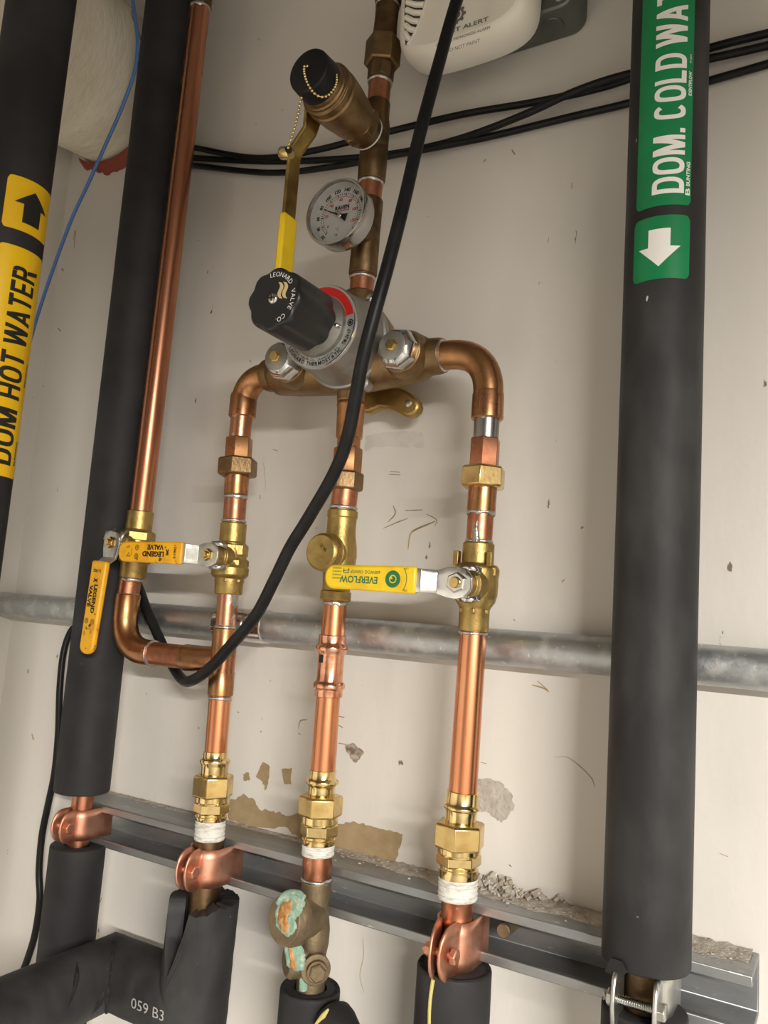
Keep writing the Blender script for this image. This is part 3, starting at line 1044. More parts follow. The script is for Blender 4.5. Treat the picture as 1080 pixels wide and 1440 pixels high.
def arrow(fn, th_c, z0, z1, zn, half, shaft):
    """arrow from its tail row z0 to its tip z1, neck at zn"""
    mbx = MB()
    n_a = 10
    rows = [[fn(th_c - shaft + 2 * shaft * k / n_a, z0, 0.0007) for k in range(n_a + 1)], [fn(th_c - shaft + 2 * shaft * k / n_a, zn, 0.0007) for k in range(n_a + 1)]]
    mbx.grid(rows)
    rows = []
    for i in range(9):
        f = i / 8
        h = half * (1 - f)
        rows.append([fn(th_c - h + 2 * h * k / n_a, zn + (z1 - zn) * f, 0.0007) for k in range(n_a + 1)])
    mbx.grid(rows)
    return mbx


mk('arrow', arrow(fna, 4, za(322), za(375), za(347), 29, 15), 'white_print', o2)

# --- hot water pipe on the far left, standing further out
HY = -0.215
axH = Axis([(53, 0), (18, 300)], HY)
hx = at(20, 280, HY).x
axH = Axis([(proj(Vector((hx, HY, 2.4)))[0], proj(Vector((hx, HY, 2.4)))[1]), (proj(Vector((hx, HY, 1.2)))[0], proj(Vector((hx, HY, 1.2)))[1])], HY)
HR = 46 * px(at(20, 280, HY))
hot = thing('insulated_pipe', 'black foam insulated pipe with yellow DOM HOT WATER label', 'pipe')
straight_sleeve('insulation', Vector((hx, HY, ZC)), Vector((hx, HY, 0.9)), HR, 0.014, 'foam', hot, wob=0.004)
mk('copper_tube', MB().tube([Vector((hx, HY, 0.94)), Vector((hx, HY, 0.0))], 0.011, 24), 'copper_brown', hot)
HC = lambda v: axH.at(v)
harc = HR * math.pi / 180
HTH = math.degrees(math.atan2(CAM.x - hx, HY - CAM.y)) + 32      # the label is turned to the right of the viewer
o, fnh = pipe_label(hot, axH, HR, 352, 668, HTH, 46, 'yellow_label', 'printed_label')
tx = MB()
zh = lambda v, th=94: zsurf(axH, HR, th, v)
for wd, v0, v1 in (('DOM', 652, 574), ('HOT', 560, 496), ('WATER', 486, 379)):
    block_text(tx, wd, lambda x, y, o_f: fnh(HTH + 24 - y / harc, zh(v0, HTH + 4) + x, o_f), zh(v1, HTH + 4) - zh(v0, HTH + 4), 44 * harc)
lettering(tx, 'BUNTING', lambda x, y: fnh(HTH + 39 - y / harc, zh(655, HTH + 35) + x, 0.0007), zh(622, HTH + 35) - zh(655, HTH + 35), 6 * harc, 0.03, maxe=0.004)
lettering(tx, 'IDENTIFLOW', lambda x, y: fnh(HTH + 39 - y / harc, zh(545, HTH + 35) + x, 0.0007), zh(512, HTH + 35) - zh(545, HTH + 35), 5 * harc, 0.03, maxe=0.004)
mk('lettering', tx, 'black_print', o)
o2, fnh2 = pipe_label(hot, axH, HR, 258, 330, HTH, 46, 'yellow_label', 'arrow_label')
mk('arrow', arrow(fnh2, HTH, zh(318, HTH), zh(272, HTH), zh(293, HTH), 31, 16), 'black_print', o2)

# --- middle-left black pipe
axB = Axis([(240, 0), (129, 1000), (115, 1111)], -0.062)
pB0, pB1 = axB.at(0), axB.at(1111)
bx = (pB0.x + pB1.x) / 2
BR = 37.6 * px(axB.at(1060))
ppB = thing('insulated_pipe', 'black foam insulated pipe behind the tall copper riser, unlabelled', 'pipe')
dB = (pB1 - pB0).normalized()
straight_sleeve('insulation', pB0 - dB * 0.3, axB.at(1112), BR, 0.012, 'foam', ppB)
axB2 = Axis([(118.5, 1110), (110, 1188), (97, 1300), (84, 1420)], -0.062)
tB0, tB1 = axB2.at(1095), axB2.at(1215)
mk('copper_tube', MB().tube([tB0, tB1], 0.0111, 28), 'copper_dull', ppB)
straight_sleeve('lower_insulation', axB2.at(1187), axB2.at(1187) + Vector((0.0, 0, -0.45)), 37.5 * px(axB2.at(1187)), 0.0135, 'foam', ppB)

# ================================================================== copper and brass
axL = Axis([(346, 540), (338, 600), (330.5, 715), (318, 875), (304.6, 1040), (298, 1130), (291, 1225), (285, 1290)])
axM1 = Axis([(546, 0), (533, 130), (524, 235), (514, 340), (508.5, 405)])
axM = Axis([(494.5, 558), (487, 678), (482, 720), (471.6, 842), (460, 1000), (455.7, 1060), (451, 1130), (447, 1200), (437, 1380), (433, 1440)])
axR = Axis([(686.6, 560), (679.8, 670), (675, 740), (664.6, 900), (658, 1000), (651.3, 1110), (646, 1175), (643, 1280), (639, 1360)])
axT = Axis([(283, 0), (228, 480), (213, 600), (198, 720), (186, 815)])


def vtube(ax, v0, v1, w, mt, name='copper_tube', parent=None, prof=None):
    return mk(name, vlathe(MB(), ax, prof or [(v0, w), (v1, w)]), mt, parent)


def solder_ring(ax, v, w, parent, h=2.2, mt='solder', drip=True, seed=0):
    rnd_ = random.Random(seed * 31 + int(v))
    a = ax.at(v - h); b = ax.at(v + h)
    d = (b - a)
    L = d.length; d = d.normalized()
    s1 = (X - d * X.dot(d)).normalized(); s2 = d.cross(s1)
    r = w * px(a)
    rows = []
    seg = 40
    ph = rnd_.uniform(0, 6)
    for j in range(6):
        row = []
        for k in range(seg):
            t = 2 * math.pi * k / seg
            nz = noise.noise(Vector((math.cos(t) * 2.4 + ph, math.sin(t) * 2.4, seed)))
            lo_e = -0.25 * nz * L
            hi_e = L * (1 + (1.5 * max(0, nz) if drip else 0.3 * nz))
            f = j / 5
            rr = r * (1 + 0.045 * math.sin(math.pi * f)) + (0.0003 if 0 < j < 5 else -0.0003)
            row.append(a + d * (lo_e + (hi_e - lo_e) * f) + (s1 * math.cos(t) + s2 * math.sin(t)) * rr)
        rows.append(row)
    return mk('solder_joint', MB().grid(rows, True), mt, parent, sharp=80)


# --- tall copper riser
rs_ = thing('copper_riser', 'tall bare copper pipe standing in front of an unlabelled black pipe', 'pipe')
vtube(axT, 8, 722, 15.4, 'copper_riser', parent=rs_, prof=[(8, 13.4), (722, 15.8)])
vtube(axT, -60, 6, 15.2, 'copper_brown', 'coupling', rs_, prof=[(-60, 14.9), (9, 15.2), (10, 14.2)])
solder_ring(axT, 12, 13.6, rs_, 2.0, seed=2)


# --- lever maker
def lever(parent, S, Ld, N, plate_mt, sleeve_mt, l_plate, l0, l1, hw, jog, hw_tip=None, sleeve_t=0.0065, boss=0.011, tabs=True, plate_hw=None):
    """flat lever from the stem end S along Ld, N = outward; sleeve between l0 and l1, jogged outwards by jog"""
    W = N.cross(Ld).normalized()
    ph_ = plate_hw or hw * 0.86
    path = [(-boss, 0, boss * 0.35), (-boss * 0.86, 0, boss * 0.62), (-boss * 0.5, 0, boss * 0.88), (0, 0, boss), (boss * 0.6, 0, boss * 0.95), (l_plate * 0.66, 0, ph_), (l_plate, jog, ph_), (l0 + 0.004, jog, ph_), (l1 - 0.012, jog, ph_ * 0.8)]
    rows = []
    for l, n_, w in path:
        rows.append([S + Ld * l + N * n_ + W * (w * f) for f in (-1, -0.5, 0, 0.5, 1)])
    mk('lever_plate', MB().grid(rows), plate_mt, parent, solid=0.0026, sharp=50, bevel=0.0004)
    # vinyl sleeve: rounded outline
    ht = hw_tip or hw
    outl = [(l0, -hw), (l0, hw)]
    for k in range(13):
        t = math.pi / 2 - math.pi * k / 12
        outl.append((l1 - ht * 0.8 + ht * 0.8 * math.cos(t), ht * math.sin(t)))
    base = S + N * (jog - sleeve_t / 2)
    sl_ = mk('grip_sleeve', MB().prism(outl, base, Ld, W, N, sleeve_t), sleeve_mt, parent, bevel=0.0022)
    if tabs:
        tb = MB()
        for sg in (-1, 1):
            pts = [S + Ld * (-boss * 0.2) + W * (sg * boss * 0.95), S + Ld * (-boss * 0.9) + W * (sg * boss * 0.98) - N * 0.002, S + Ld * (-boss * 1.25) + W * (sg * boss * 0.80) - N * 0.008]
            rows = [[p - W * 0.0022 * 1.0, p + W * 0.0022] for p in pts]
            tb.grid([[q - Ld * 0.0 for q in r_] for r_ in rows])
        mk('stop_tab', tb, plate_mt, parent, solid=0.0024)
    f = lambda l, w, off=0.0003: S + Ld * l + W * w + N * (jog + sleeve_t / 2 + off)
    return sl_, f


def stem_nut(parent, S, N, r=0.0065, mt='chrome'):
    mk('handle_nut', MB().lathe(S - N * 0.001, N, [(0, r * 1.0), (0.0005, r), (0.0048, r), (0.0058, r * 0.86)], 6, 0.4), mt, parent)
    mk('valve_stem', MB().lathe(S - N * 0.024, N, [(0, r * 0.9), (0.016, r * 0.9), (0.017, r * 0.56), (0.030, r * 0.56), (0.0318, r * 0.46)], 18), 'brass', parent)


def valve_body(parent, ax, prof, hexes=(), mt='brass_cast', extra=None):
    mb = MB()
    vlathe(mb, ax, prof, 40)
    for h in hexes:
        vhex(mb, ax, *h)
    if extra:
        extra(mb)
    return mk('valve_body', mb, mt, parent, sharp=32, bevel=0.0005)


# --- ball valve on the riser (lever hanging down)
bv1 = thing('ball_valve', 'brass ball valve on the tall copper riser, orange lever hanging down', 'valve', 'ball valves with orange levers')
c1 = axT.at(768)
S1 = Vector((c1.x, ysolve(c1, 158), c1.z))
valve_body(bv1, axT, [(719, 17.2), (720, 18.2), (745, 18.2), (746, 19), (750, 20), (757, 21), (780, 21), (786, 19.5), (788, 18.6), (811, 18.4), (813, 17.5)], [(747, 762, 24.5, 0.2), (782, 792, 22, 0.2)],
           extra=lambda mb: mb.lathe(c1, OUT, [(0, 0.0115), ((S1 - c1).length - 0.010, 0.0115), ((S1 - c1).length - 0.009, 0.010), ((S1 - c1).length - 0.003, 0.0095)], 24))
d1 = Vector((-0.06, 0, -1)).normalized()
lv_len = 0.104
g1, f1 = lever(bv1, S1, d1, OUT, 'zinc', 'orange_vinyl', 0.024, 0.020, 0.114, 0.0108, 0.010, 0.0098, boss=0.0115)
stem_nut(bv1, S1, OUT, 0.006, 'brass')


def orange_print(g, f, s=1.0, sg=1):
    t_ = MB()
    lettering(t_, 'LEGEND', lambda x, y: f(0.044 + x, -0.0008 + y), 0.029, 0.0052, 0.045)
    lettering(t_, 'VALVE', lambda x, y: f(0.045 + x, -0.0073 + y), 0.022, 0.0050, 0.045)
    lettering(t_, 'S-1902', lambda x, y: f(0.0285 + y * 0.8, 0.0055 - x), 0.011, 0.004, 0.03)
    lettering(t_, 'X', lambda x, y: f(0.0375 + x, -0.0030 + y), 0.0045, 0.006, 0.08)
    lettering(t_, 'ON', lambda x, y: f(0.089 + x, 0.0030 + y), 0.004, 0.0022, 0.0)
    lettering(t_, 'OFF', lambda x, y: f(0.091 + x, -0.0058 + y), 0.005, 0.0022, 0.0)
    for cy_ in (0.0045, -0.0042):
        ring_sector(t_, lambda x, y: f(0.081 + x, cy_ + y), 0.0021, 0.0027, 0, 360, 20)
        ring_sector(t_, lambda x, y: f(0.081 + x, cy_ + y), 0.0006, 0.0012, 0, 360, 12)
    ring_sector(t_, lambda x, y: f(0.084 + x, y), 0.0045, 0.0049, -45, 45, 10)
    mk('lettering', t_, 'black_print', g)


orange_print(g1, f1)

# --- ball valve on the left column (lever pointing left)
bv2 = thing('ball_valve', 'brass ball valve with orange lever held level across the tall copper riser', 'valve', 'ball valves with orange levers')
c2 = axL.at(785)
S2 = Vector((c2.x, ysolve(c2, 294), c2.z))
valve_body(bv2, axL, [(736, 17.5), (737, 18.4), (763, 18.4), (764, 19.5), (768, 20.5), (786, 21.5), (797, 24.5), (799, 26), (809, 26), (811, 24), (814, 20), (834, 19.4), (836, 18.4)], [(765, 783, 23.8, 0.15), (786, 798, 25.5, 0.4), (813, 820, 21.5, 0.1)],
           extra=lambda mb: mb.lathe(c2, OUT, [(0, 0.0125), ((S2 - c2).length - 0.012, 0.0125), ((S2 - c2).length - 0.011, 0.010), ((S2 - c2).length - 0.003, 0.0095)], 24))
g2, f2 = lever(bv2, S2, -X, OUT, 'zinc', 'orange_vinyl', 0.020, 0.022, 0.108, 0.0108, 0.011, 0.0100, boss=0.0115)
stem_nut(bv2, S2, OUT, 0.006, 'brass')
orange_print(g2, f2)

# --- elbow and branch from the riser valve to the tee
eb_ = thing('copper_elbow', 'copper elbow and short pipes joining the riser valve to the tee', 'pipe fitting')
rT = 15.6 * px(axT.at(830))
pV0 = at(184.5, 808, YP); pC = at(172.5, 923, YP); pH = at(300, 926.5, YP)
pC.z = pH.z = (at(250, 923, YP).z)
pC.x = at(177, 870, YP).x - 0.002
pts = arc([Vector((pC.x + 0.001, YP, at(180, 838, YP).z)), pC, Vector((at(216, 920, YP).x, YP, pC.z))], 14, 0.040)
mk('elbow_bend', MB().tube(pts, rT * 1.13, 28), 'copper_fitting', eb_)
mk('copper_tube', MB().tube([pV0, Vector((pC.x, YP, at(180, 852, YP).z))], rT, 28), 'copper_dull', eb_)
zt = at(180, 836, YP).z
mk('elbow_collar', MB().lathe(Vector((pC.x + 0.0008, YP, zt - 0.028)), Z, [(0, rT * 1.14), (0.027, rT * 1.17), (0.0285, rT * 1.10)], 28), 'copper_fitting', eb_)
mk('solder_joint', MB().lathe(Vector((pC.x + 0.001, YP, zt)), Z, [(-0.001, rT * 1.12), (0, rT * 1.10), (0.0012, rT * 1.02)], 28), 'solder', eb_)
mk('branch_tube', MB().tube([Vector((at(205, 920, YP).x, YP, pC.z)), Vector((at(296, 926, YP).x, YP, pC.z))], rT * 1.0, 28), 'copper_dull', eb_)
mk('solder_joint', MB().lathe(Vector((at(215, 920, YP).x, YP, pC.z)), X, [(-0.0008, rT * 1.10), (0.0004, rT * 1.16), (0.0016, rT * 1.02)], 28), 'solder', eb_)
solder_ring(axT, 815, 15.8, eb_, 2.6, seed=4)

# --- left column: elbow at the mixing valve, union, tubes, tee
C0 = at(501, 491, YP)                            # centre of the mixing valve at the pipe plane
armz = (at(378, 521, YP).z + at(625, 508, YP).z) / 2
xLj, xRj = at(376, 521, YP).x, at(624, 508, YP).x
pipeR = 0.0111
el = thing('copper_elbow', 'brown copper elbow on the left inlet of the mixing valve', 'pipe fitting')
xLc = axL.at(575).x
zLb = axL.at(587).z
mk('elbow_bend', MB().tube(arc([Vector((xLj + 0.004, YP, armz)), Vector((xLc, YP, armz)), Vector((xLc, YP, zLb))], 14, 0.038), pipeR * 1.16, 28), 'copper_fitting', el)
mk('elbow_collar', MB().lathe(Vector((xLc, YP, zLb - 0.0004)), Z, [(0, pipeR * 1.12), (0.001, pipeR * 1.22), (0.021, pipeR * 1.21), (0.024, pipeR * 1.15)], 30), 'copper_fitting', el)
vtube(axL, 585, 622, 15.2, 'solder_coat', parent=el)
mk('solder_joint', MB().lathe(Vector((xLj + 0.001, YP, armz)), X, [(-0.0015, pipeR * 1.17), (0.0, pipeR * 1.28), (0.003, pipeR * 1.3), (0.004, pipeR * 1.2)], 30), 'solder', el)
er = thing('copper_elbow', 'brown copper elbow on the right inlet of the mixing valve', 'pipe fitting')
xRc = axR.at(575).x
zRb = axR.at(590).z
mk('elbow_bend', MB().tube(arc([Vector((xRj - 0.004, YP, armz)), Vector((xRc, YP, armz)), Vector((xRc, YP, zRb))], 14, 0.040), pipeR * 1.14, 28), 'copper_fitting', er)
mk('elbow_collar', MB().lathe(Vector((xRc, YP, zRb - 0.0004)), Z, [(0, pipeR * 1.12), (0.001, pipeR * 1.21), (0.021, pipeR * 1.2), (0.024, pipeR * 1.14)], 30), 'copper_fitting', er)
vtube(axR, 586, 622, 18.0, 'tinned', parent=er)
mk('solder_joint', MB().lathe(Vector((xRj - 0.001, YP, armz)), X, [(-0.004, pipeR * 1.2), (-0.003, pipeR * 1.32), (0.0008, pipeR * 1.3), (0.0022, pipeR * 1.12)], 30), 'solder', er)
solder_ring(axR, 588, 18.3, er, 1.4, seed=11)


def union(label, ax, v_hex0, v_nut0, v_nut1, v_end, w_hex, w_nut, w_tail, mts=('copper_fitting', 'brass', 'copper_dull'), ph=0.25, group=None):
    t = thing('pipe_union', label, 'pipe fitting', group)
    mk('union_head', vhex(MB(), ax, v_hex0, v_nut0 + 1, w_hex, ph, 0.95), mts[0], t, sharp=30, bevel=0.0005)
    mk('union_nut', vhex(MB(), ax, v_nut0, v_nut1, w_nut, ph, 0.90), mts[1], t, sharp=30, bevel=0.0006)
    vtube(ax, v_nut1 - 1, v_end, w_tail, mts[2], 'union_tail', t, prof=[(v_nut1 - 1, w_tail), (v_end - 0.6, w_tail), (v_end, w_tail - 1.2)])
    return t


uL = union('copper and brass union below the left mixing valve elbow', axL, 616, 645, 670, 696, 19.2, 28.0, 17.0, ('copper_fitting', 'bronze', 'copper_fitting'), 0.12)
tL = thing('copper_pipe', 'short copper stub above the brass valve with the level orange lever', 'pipe')
vtube(axL, 690, 742, 15.7, 'copper_dull', parent=tL)
solder_ring(axL, 699, 16.2, tL, 2.4, seed=1)
solder_ring(axL, 733, 16.4, tL, 2.0, seed=3, drip=False)

te = thing('copper_tee', 'copper tee where the branch from the riser joins', 'pipe fitting')
vtube(axL, 884, 978, 17.2, 'copper_fitting', 'tee_run', te, prof=[(883, 16), (884.5, 17.6), (944, 17.3), (945, 17.9), (977, 17.9), (978.5, 16.5)])
xt = at(297, 926, YP).x
mk('tee_branch', MB().lathe(Vector((xt - 0.034, YP, pC.z)), X, [(0, rT * 1.02), (0.001, rT * 1.10), (0.026, rT * 1.10), (0.036, rT * 1.16), (0.045, rT * 1.16)], 30), 'copper_fitting', te)
tL2 = thing('copper_pipe', 'solder-streaked copper stub between the brass valve and the tee', 'pipe')
vtube(axL, 828, 892, 14.7, 'solder_coat', parent=tL2)
solder_ring(axL, 882, 15.0, tL2, 2.6, seed=5)
tL3 = thing('copper_pipe', 'copper pipe from the tee down to the left press union', 'pipe')
vtube(axL, 968, 1070, 15.7, 'copper', parent=tL3)
solder_ring(axL, 981, 16.0, tL3, 2.2, seed=6)


def press_union(label, ax, vs, ws, ph=0.2, tape='tape_white', below=None, group='brass press unions in a row'):
    """vs: collar top, bead, neck, nut top, nut bottom, ring, hex bottom, ring bottom, tape bottom"""
    t = thing('press_union', label, 'pipe fitting', group)
    c0, bd, nk, n0, n1, rg, hx_, rb, tb = vs
    wc, wb, wn, wnut, wr, wh, wrb, wt = ws
    vtube(ax, c0, n0 + 4, wc, 'brass_bright', 'press_collar', t, prof=[(c0, wc - 2), (c0 + 0.6, wc), (bd - 6, wc), (bd - 4, wc + 1), (bd - 2.5, wb - 0.8), (bd, wb), (bd + 2.5, wb - 0.8), (bd + 4.5, wn + 1), (nk, wn), (n0 + 8, wn)])
    mk('union_nut', vhex(MB(), ax, n0, n1, wnut, ph, 0.92), 'brass', t, sharp=30, bevel=0.0006)
    vtube(ax, n1 - 2, rg + 2, wr, 'brass_bright', 'nut_skirt', t, prof=[(n1 - 2, wr), (rg - 1, wr), (rg, wr - 1.5), (rg + 2, wr - 2)])
    mk('union_hex', vhex(MB(), ax, rg, hx_, wh, ph + 0.25, 0.93), 'brass_bright', t, sharp=30, bevel=0.0006)
    vtube(ax, hx_ - 1, rb, wrb, 'brass_bright', 'union_tail', t, prof=[(hx_ - 1, wrb - 1.5), (hx_ + 3, wrb - 1.5), (hx_ + 4, wrb), (rb - 2, wrb), (rb, wrb - 1)])
    # wrapped thread tape
    pr = []
    n = 11
    for k in range(n + 1):
        v = rb - 1 + (tb - rb + 1) * k / n
        pr.append((v, wt * (1 + 0.035 * math.sin(k * 2.6))))
    vtube(ax, rb, tb, wt, tape, 'thread_tape', t, prof=pr)
    return t


puL = press_union('brass press union with white tape below the copper tee', axL, (1056, 1070, 1078, 1089, 1120, 1127, 1143, 1153, 1180), (17.2, 21.5, 18.8, 28.6, 24, 25, 22, 21), 0.1)
puM = press_union('brass press union with white tape above the corroded check valve', axM, (1082, 1099, 1107, 1118, 1147, 1157, 1175, 1187, 1202), (19.0, 23.6, 19.2, 31.5, 25.5, 27, 23.5, 22.5), 0.35)
puR = press_union('brass press union with white tape below the valve with the yellow lever', axR, (1112, 1134, 1145, 1156, 1192, 1199, 1216, 1234, 1263), (22.8, 26.6, 22.0, 36.5, 30.5, 32, 28, 27.5), 0.3)

# --- column between union and mixing valve outlet
uM = union('copper and brass union below the mixing valve, behind the black cord', axM, 630, 664, 690, 718, 20.4, 24.6, 18.4, ('copper_fitting', 'bronze', 'copper_dull'), 0.5)
tM = thing('copper_pipe', 'short copper adapter under the mixing valve outlet', 'pipe')
vtube(axM, 566, 636, 20, 'copper_fitting', 'adapter', tM, prof=[(566, 18), (569, 20.4), (572, 20.4), (574, 19.4), (600, 19.0), (616, 18.6), (617, 16.6), (636, 16.4)])
solder_ring(axM, 714, 19.2, tM, 2.5, seed=7)

# --- brass swing check valve
cv = thing('check_valve', 'brass check valve with hexagonal cap behind the yellow lever tip', 'valve')
cc = axM.at(780)
kx_ = px(cc)
mb = MB()
vlathe(mb, axM, [(718, 19.6), (719, 21.6), (728, 21.6), (729, 20.6), (744, 20.4), (756, 21.5), (768, 24), (782, 25), (796, 24), (808, 20.8), (820, 19.8), (831, 19.8), (832, 21.6), (843, 21.8), (845, 20)], 40)
yc = ysolve(cc, 452)
Lc = abs(yc - cc.y)
cco = cc + X * (-2 * kx_)
rc_ = 27.5 * px(Vector((cc.x, yc, cc.z)))
mb.lathe(cco, OUT, [(0, rc_ * 0.84), (Lc * 0.45, rc_ * 0.88), (Lc * 0.52, rc_ * 1.0), (Lc * 0.62, rc_ * 1.02), (Lc * 0.64, rc_ * 0.9)], 40)
mk('valve_body', mb, 'brass_cast', cv, sharp=35, bevel=0.0004)
mk('hex_cap', MB().lathe(cco + OUT * (Lc * 0.60), OUT, [(0, rc_ * 1.02), (Lc * 0.22, rc_ * 1.02), (Lc * 0.30, rc_ * 0.93)], 6, 0.2), 'brass_cast', cv, bevel=0.0008)
mk('cap_face', MB().lathe(cco + OUT * (Lc * 0.84), OUT, [(0, rc_ * 0.96), (Lc * 0.08, rc_ * 0.96), (Lc * 0.13, rc_ * 0.90), (Lc * 0.16, rc_ * 0.84)], 40), 'brass_cast', cv, sharp=30)
t_ = MB()
fcv = lambda x, z: Vector((cco.x + (x * 0.75 - z * 0.65), cco.y - Lc - 0.0003, cco.z + (-x * 0.65 - z * 0.75)))
lettering(t_, '04.25', lambda x, y: fcv(-x + 0.004, y - 0.006), 0.008, 0.003)
mk('date_stamp', t_, 'black_print', cv)

tM2 = thing('copper_pipe', 'copper pipe between the brass check valve and the press coupling', 'pipe')
vtube(axM, 836, 900, 16.9, 'copper', parent=tM2)
solder_ring(axM, 848, 17.4, tM2, 2.6, seed=8)
pc = thing('press_coupling', 'shiny copper press coupling with two crimped rings in front of the conduit', 'pipe fitting')
vtube(axM, 893, 980, 19, 'copper_press', 'coupling_body', pc, prof=[(893, 18), (894, 19.6), (903, 19.4), (906, 20), (909, 22.4), (913, 22.8), (916, 21.6), (919, 19), (922, 18.5), (955, 18.5), (958, 19.2), (960, 21.8), (963, 22.8), (967, 22.4), (969, 20.2), (971, 19.8), (979, 19.8), (980, 18.2)])
pcc = axM.at(926)
rr_ = 18.7 * px(pcc)
rows = []
for k in range(6):
    th = math.radians(-28 + 26 * k / 5)
    rows.append([Vector((pcc.x + rr_ * math.sin(th), pcc.y - rr_ * math.cos(th), pcc.z + dz)) for dz in (-0.0036, 0.0036)])
mk('marker_square', MB().grid(rows), 'black_print', pc)
tM3 = thing('copper_pipe', 'copper pipe below the shiny press coupling', 'pipe')
vtube(axM, 975, 1096, 17.3, 'copper', parent=tM3, prof=[(975, 17.0), (1096, 17.6)])
tM4 = thing('copper_pipe', 'stained copper nipple above the corroded check valve', 'pipe')
vtube(axM, 1196, 1246, 20.5, 'copper_dull', 'nipple', tM4, prof=[(1196, 20.6), (1206, 20.0), (1214, 21.2), (1222, 19.6), (1246, 19.8)])
solder_ring(axM, 1236, 21.0, tM4, 2.6, seed=9)

# --- old corroded check valve
ov = thing('check_valve', 'old corroded check valve with green and orange crust', 'valve')
oc = axM.at(1300)
mb = MB()
vlathe(mb, axM, [(1237, 19.5), (1238.5, 21), (1262, 20.6), (1270, 19), (1285, 20.5), (1305, 23), (1325, 22.5), (1340, 20), (1352, 19), (1360, 19.5), (1395, 20.2)], 36)
yo = ysolve(oc, 409)
Lo = abs(yo - oc.y)
kk = px(oc)
oco = oc + Z * (11 * kk) - X * (1 * kk)
tilt = (OUT + X * -0.22 + Z * 0.12).normalized()
mb.lathe(oco, tilt, [(0, 0.0150), (Lo * 0.5, 0.0172), (Lo * 0.62, 0.0180), (Lo * 0.63, 0.0206), (Lo * 0.86, 0.0208), (Lo * 0.90, 0.0201), (Lo * 1.0, 0.0194), (Lo * 1.06, 0.0186)], 36)
lug = axM.at(1352)
tl2 = (OUT * 0.75 + X * 0.8).normalized()
mb.lathe(lug, tl2, [(0, 0.012), (0.017, 0.0125), (0.0175, 0.0085), (0.021, 0.0085)], 24)
tl3 = (OUT + X * -0.75).normalized()
mb.lathe(lug + Z * 0.002, tl3, [(0, 0.014), (0.020, 0.0135), (0.023, 0.011)], 24)
mk('valve_body', mb, 'bronze_old', ov, sharp=35, bevel=0.0006)
mk('side_plug', MB().lathe(lug + tl2 * 0.020, tl2, [(0, 0.0072), (0.004, 0.0072), (0.005, 0.006)], 6, 0.3), 'bronze_old', ov)


def on_plane(u, v, P, n):
    d = ray(u, v)
    return CAM + d * ((P - CAM).dot(n) / d.dot(n))


def crust(name, mt, pts, P, n_, seed, push=0.0012):
    """lumpy crust grown on a flat part of the valve (plane through P, normal n_); pts is its outline in the picture"""
    cen = (sum(p[0] for p in pts) / len(pts), sum(p[1] for p in pts) / len(pts))
    rnd_ = random.Random(seed)
    ring_o = []
    for i in range(len(pts)):
        a, b = pts[i], pts[(i + 1) % len(pts)]
        for k in range(6):
            f = k / 6
            ring_o.append((a[0] + (b[0] - a[0]) * f + rnd_.uniform(-0.7, 0.7), a[1] + (b[1] - a[1]) * f + rnd_.uniform(-0.7, 0.7)))
    rows = []
    for s_i, h in ((1.0, -2.0), (1.0, 0.1), (0.93, 0.6), (0.7, 1.0), (0.4, 1.1), (0.05, 1.1)):
        row = []
        for u, v in ring_o:
            uu, vv = cen[0] + (u - cen[0]) * s_i, cen[1] + (v - cen[1]) * s_i
            row.append(on_plane(uu, vv, P, n_) + n_ * (push * h * (0.8 + 0.6 * noise.noise(Vector((uu * 0.12, vv * 0.12, seed))))))
        rows.append(row)
    return mk(name, MB().grid(rows, True), mt, ov, sharp=80)


fo = oco + tilt * (Lo * 1.06)
crust('verdigris_crust', 'verdigris', [(395, 1262), (408, 1256), (425, 1258), (427, 1270), (422, 1284), (415, 1294), (418, 1304), (411, 1314), (404, 1318), (396, 1312), (388, 1302), (387, 1282)], fo, tilt, 1, 0.0011)
crust('rust_streak', 'rust_crust', [(397, 1268), (412, 1264), (413, 1276), (405, 1292), (408, 1304), (403, 1314), (395, 1308), (391, 1298), (392, 1282)], fo, tilt, 2, 0.0022)
lp = lug + Z * 0.002 + tl3 * 0.023 + OUT * 0.006
crust('verdigris_crust', 'verdigris', [(402, 1318), (412, 1320), (422, 1330), (427, 1344), (426, 1364), (415, 1366), (403, 1358), (400, 1336)], lp, OUT, 3, 0.0014)
crust('rust_streak', 'rust_crust', [(406, 1322), (412, 1328), (416, 1346), (418, 1364), (411, 1363), (408, 1346)], lp, OUT, 4, 0.0026)
lip = [(391, 1270), (398, 1260), (408, 1255), (420, 1256), (427, 1262)]
mk('verdigris_lip', MB().tube(spline([on_plane(u, v, fo, tilt) for u, v in lip], 6), 0.0024, 10), 'verdigris', ov)
yl = axM.at(1380).y - 20.4 * px(axM.at(1380))
for nm, u0, w_, mt_ in (('verdigris_run', 427, 6.5, 'verdigris'), ('rust_run', 429, 3.2, 'rust_crust')):
    ps = [at(u0 + 2, 1362, yl + 0.0006), at(u0, 1378, yl + 0.0004), at(u0 - 0.5, 1392, yl + 0.0004)]
    mk(nm, MB().tube(ps, [w_ * px(p) for p in ps], 10), mt_, ov)

# --- right column
uR = union('copper and brass union below the right mixing valve elbow', axR, 617, 657, 687, 721, 21.8, 32.2, 20.4, ('copper_dull', 'brass', 'copper_fitting'), 0.28)
tR = thing('copper_pipe', 'short copper stub with solder drips above the valve with the yellow lever', 'pipe')
vtube(axR, 715, 772, 18.4, 'copper_dull', parent=tR)
solder_ring(axR, 721, 19.8, tR, 2.2, seed=12)
solder_ring(axR, 762, 19.0, tR, 2.4, seed=13, drip=False)
ps = [at(670, 762, YP - 0.0117), at(669.5, 745, YP - 0.0117), at(671, 733, YP - 0.0115)]
mk('solder_drip', MB().tube(ps, [5.5 * px(ps[0]), 4.2 * px(ps[0]), 1.8 * px(ps[0])], 10), 'solder', tR)

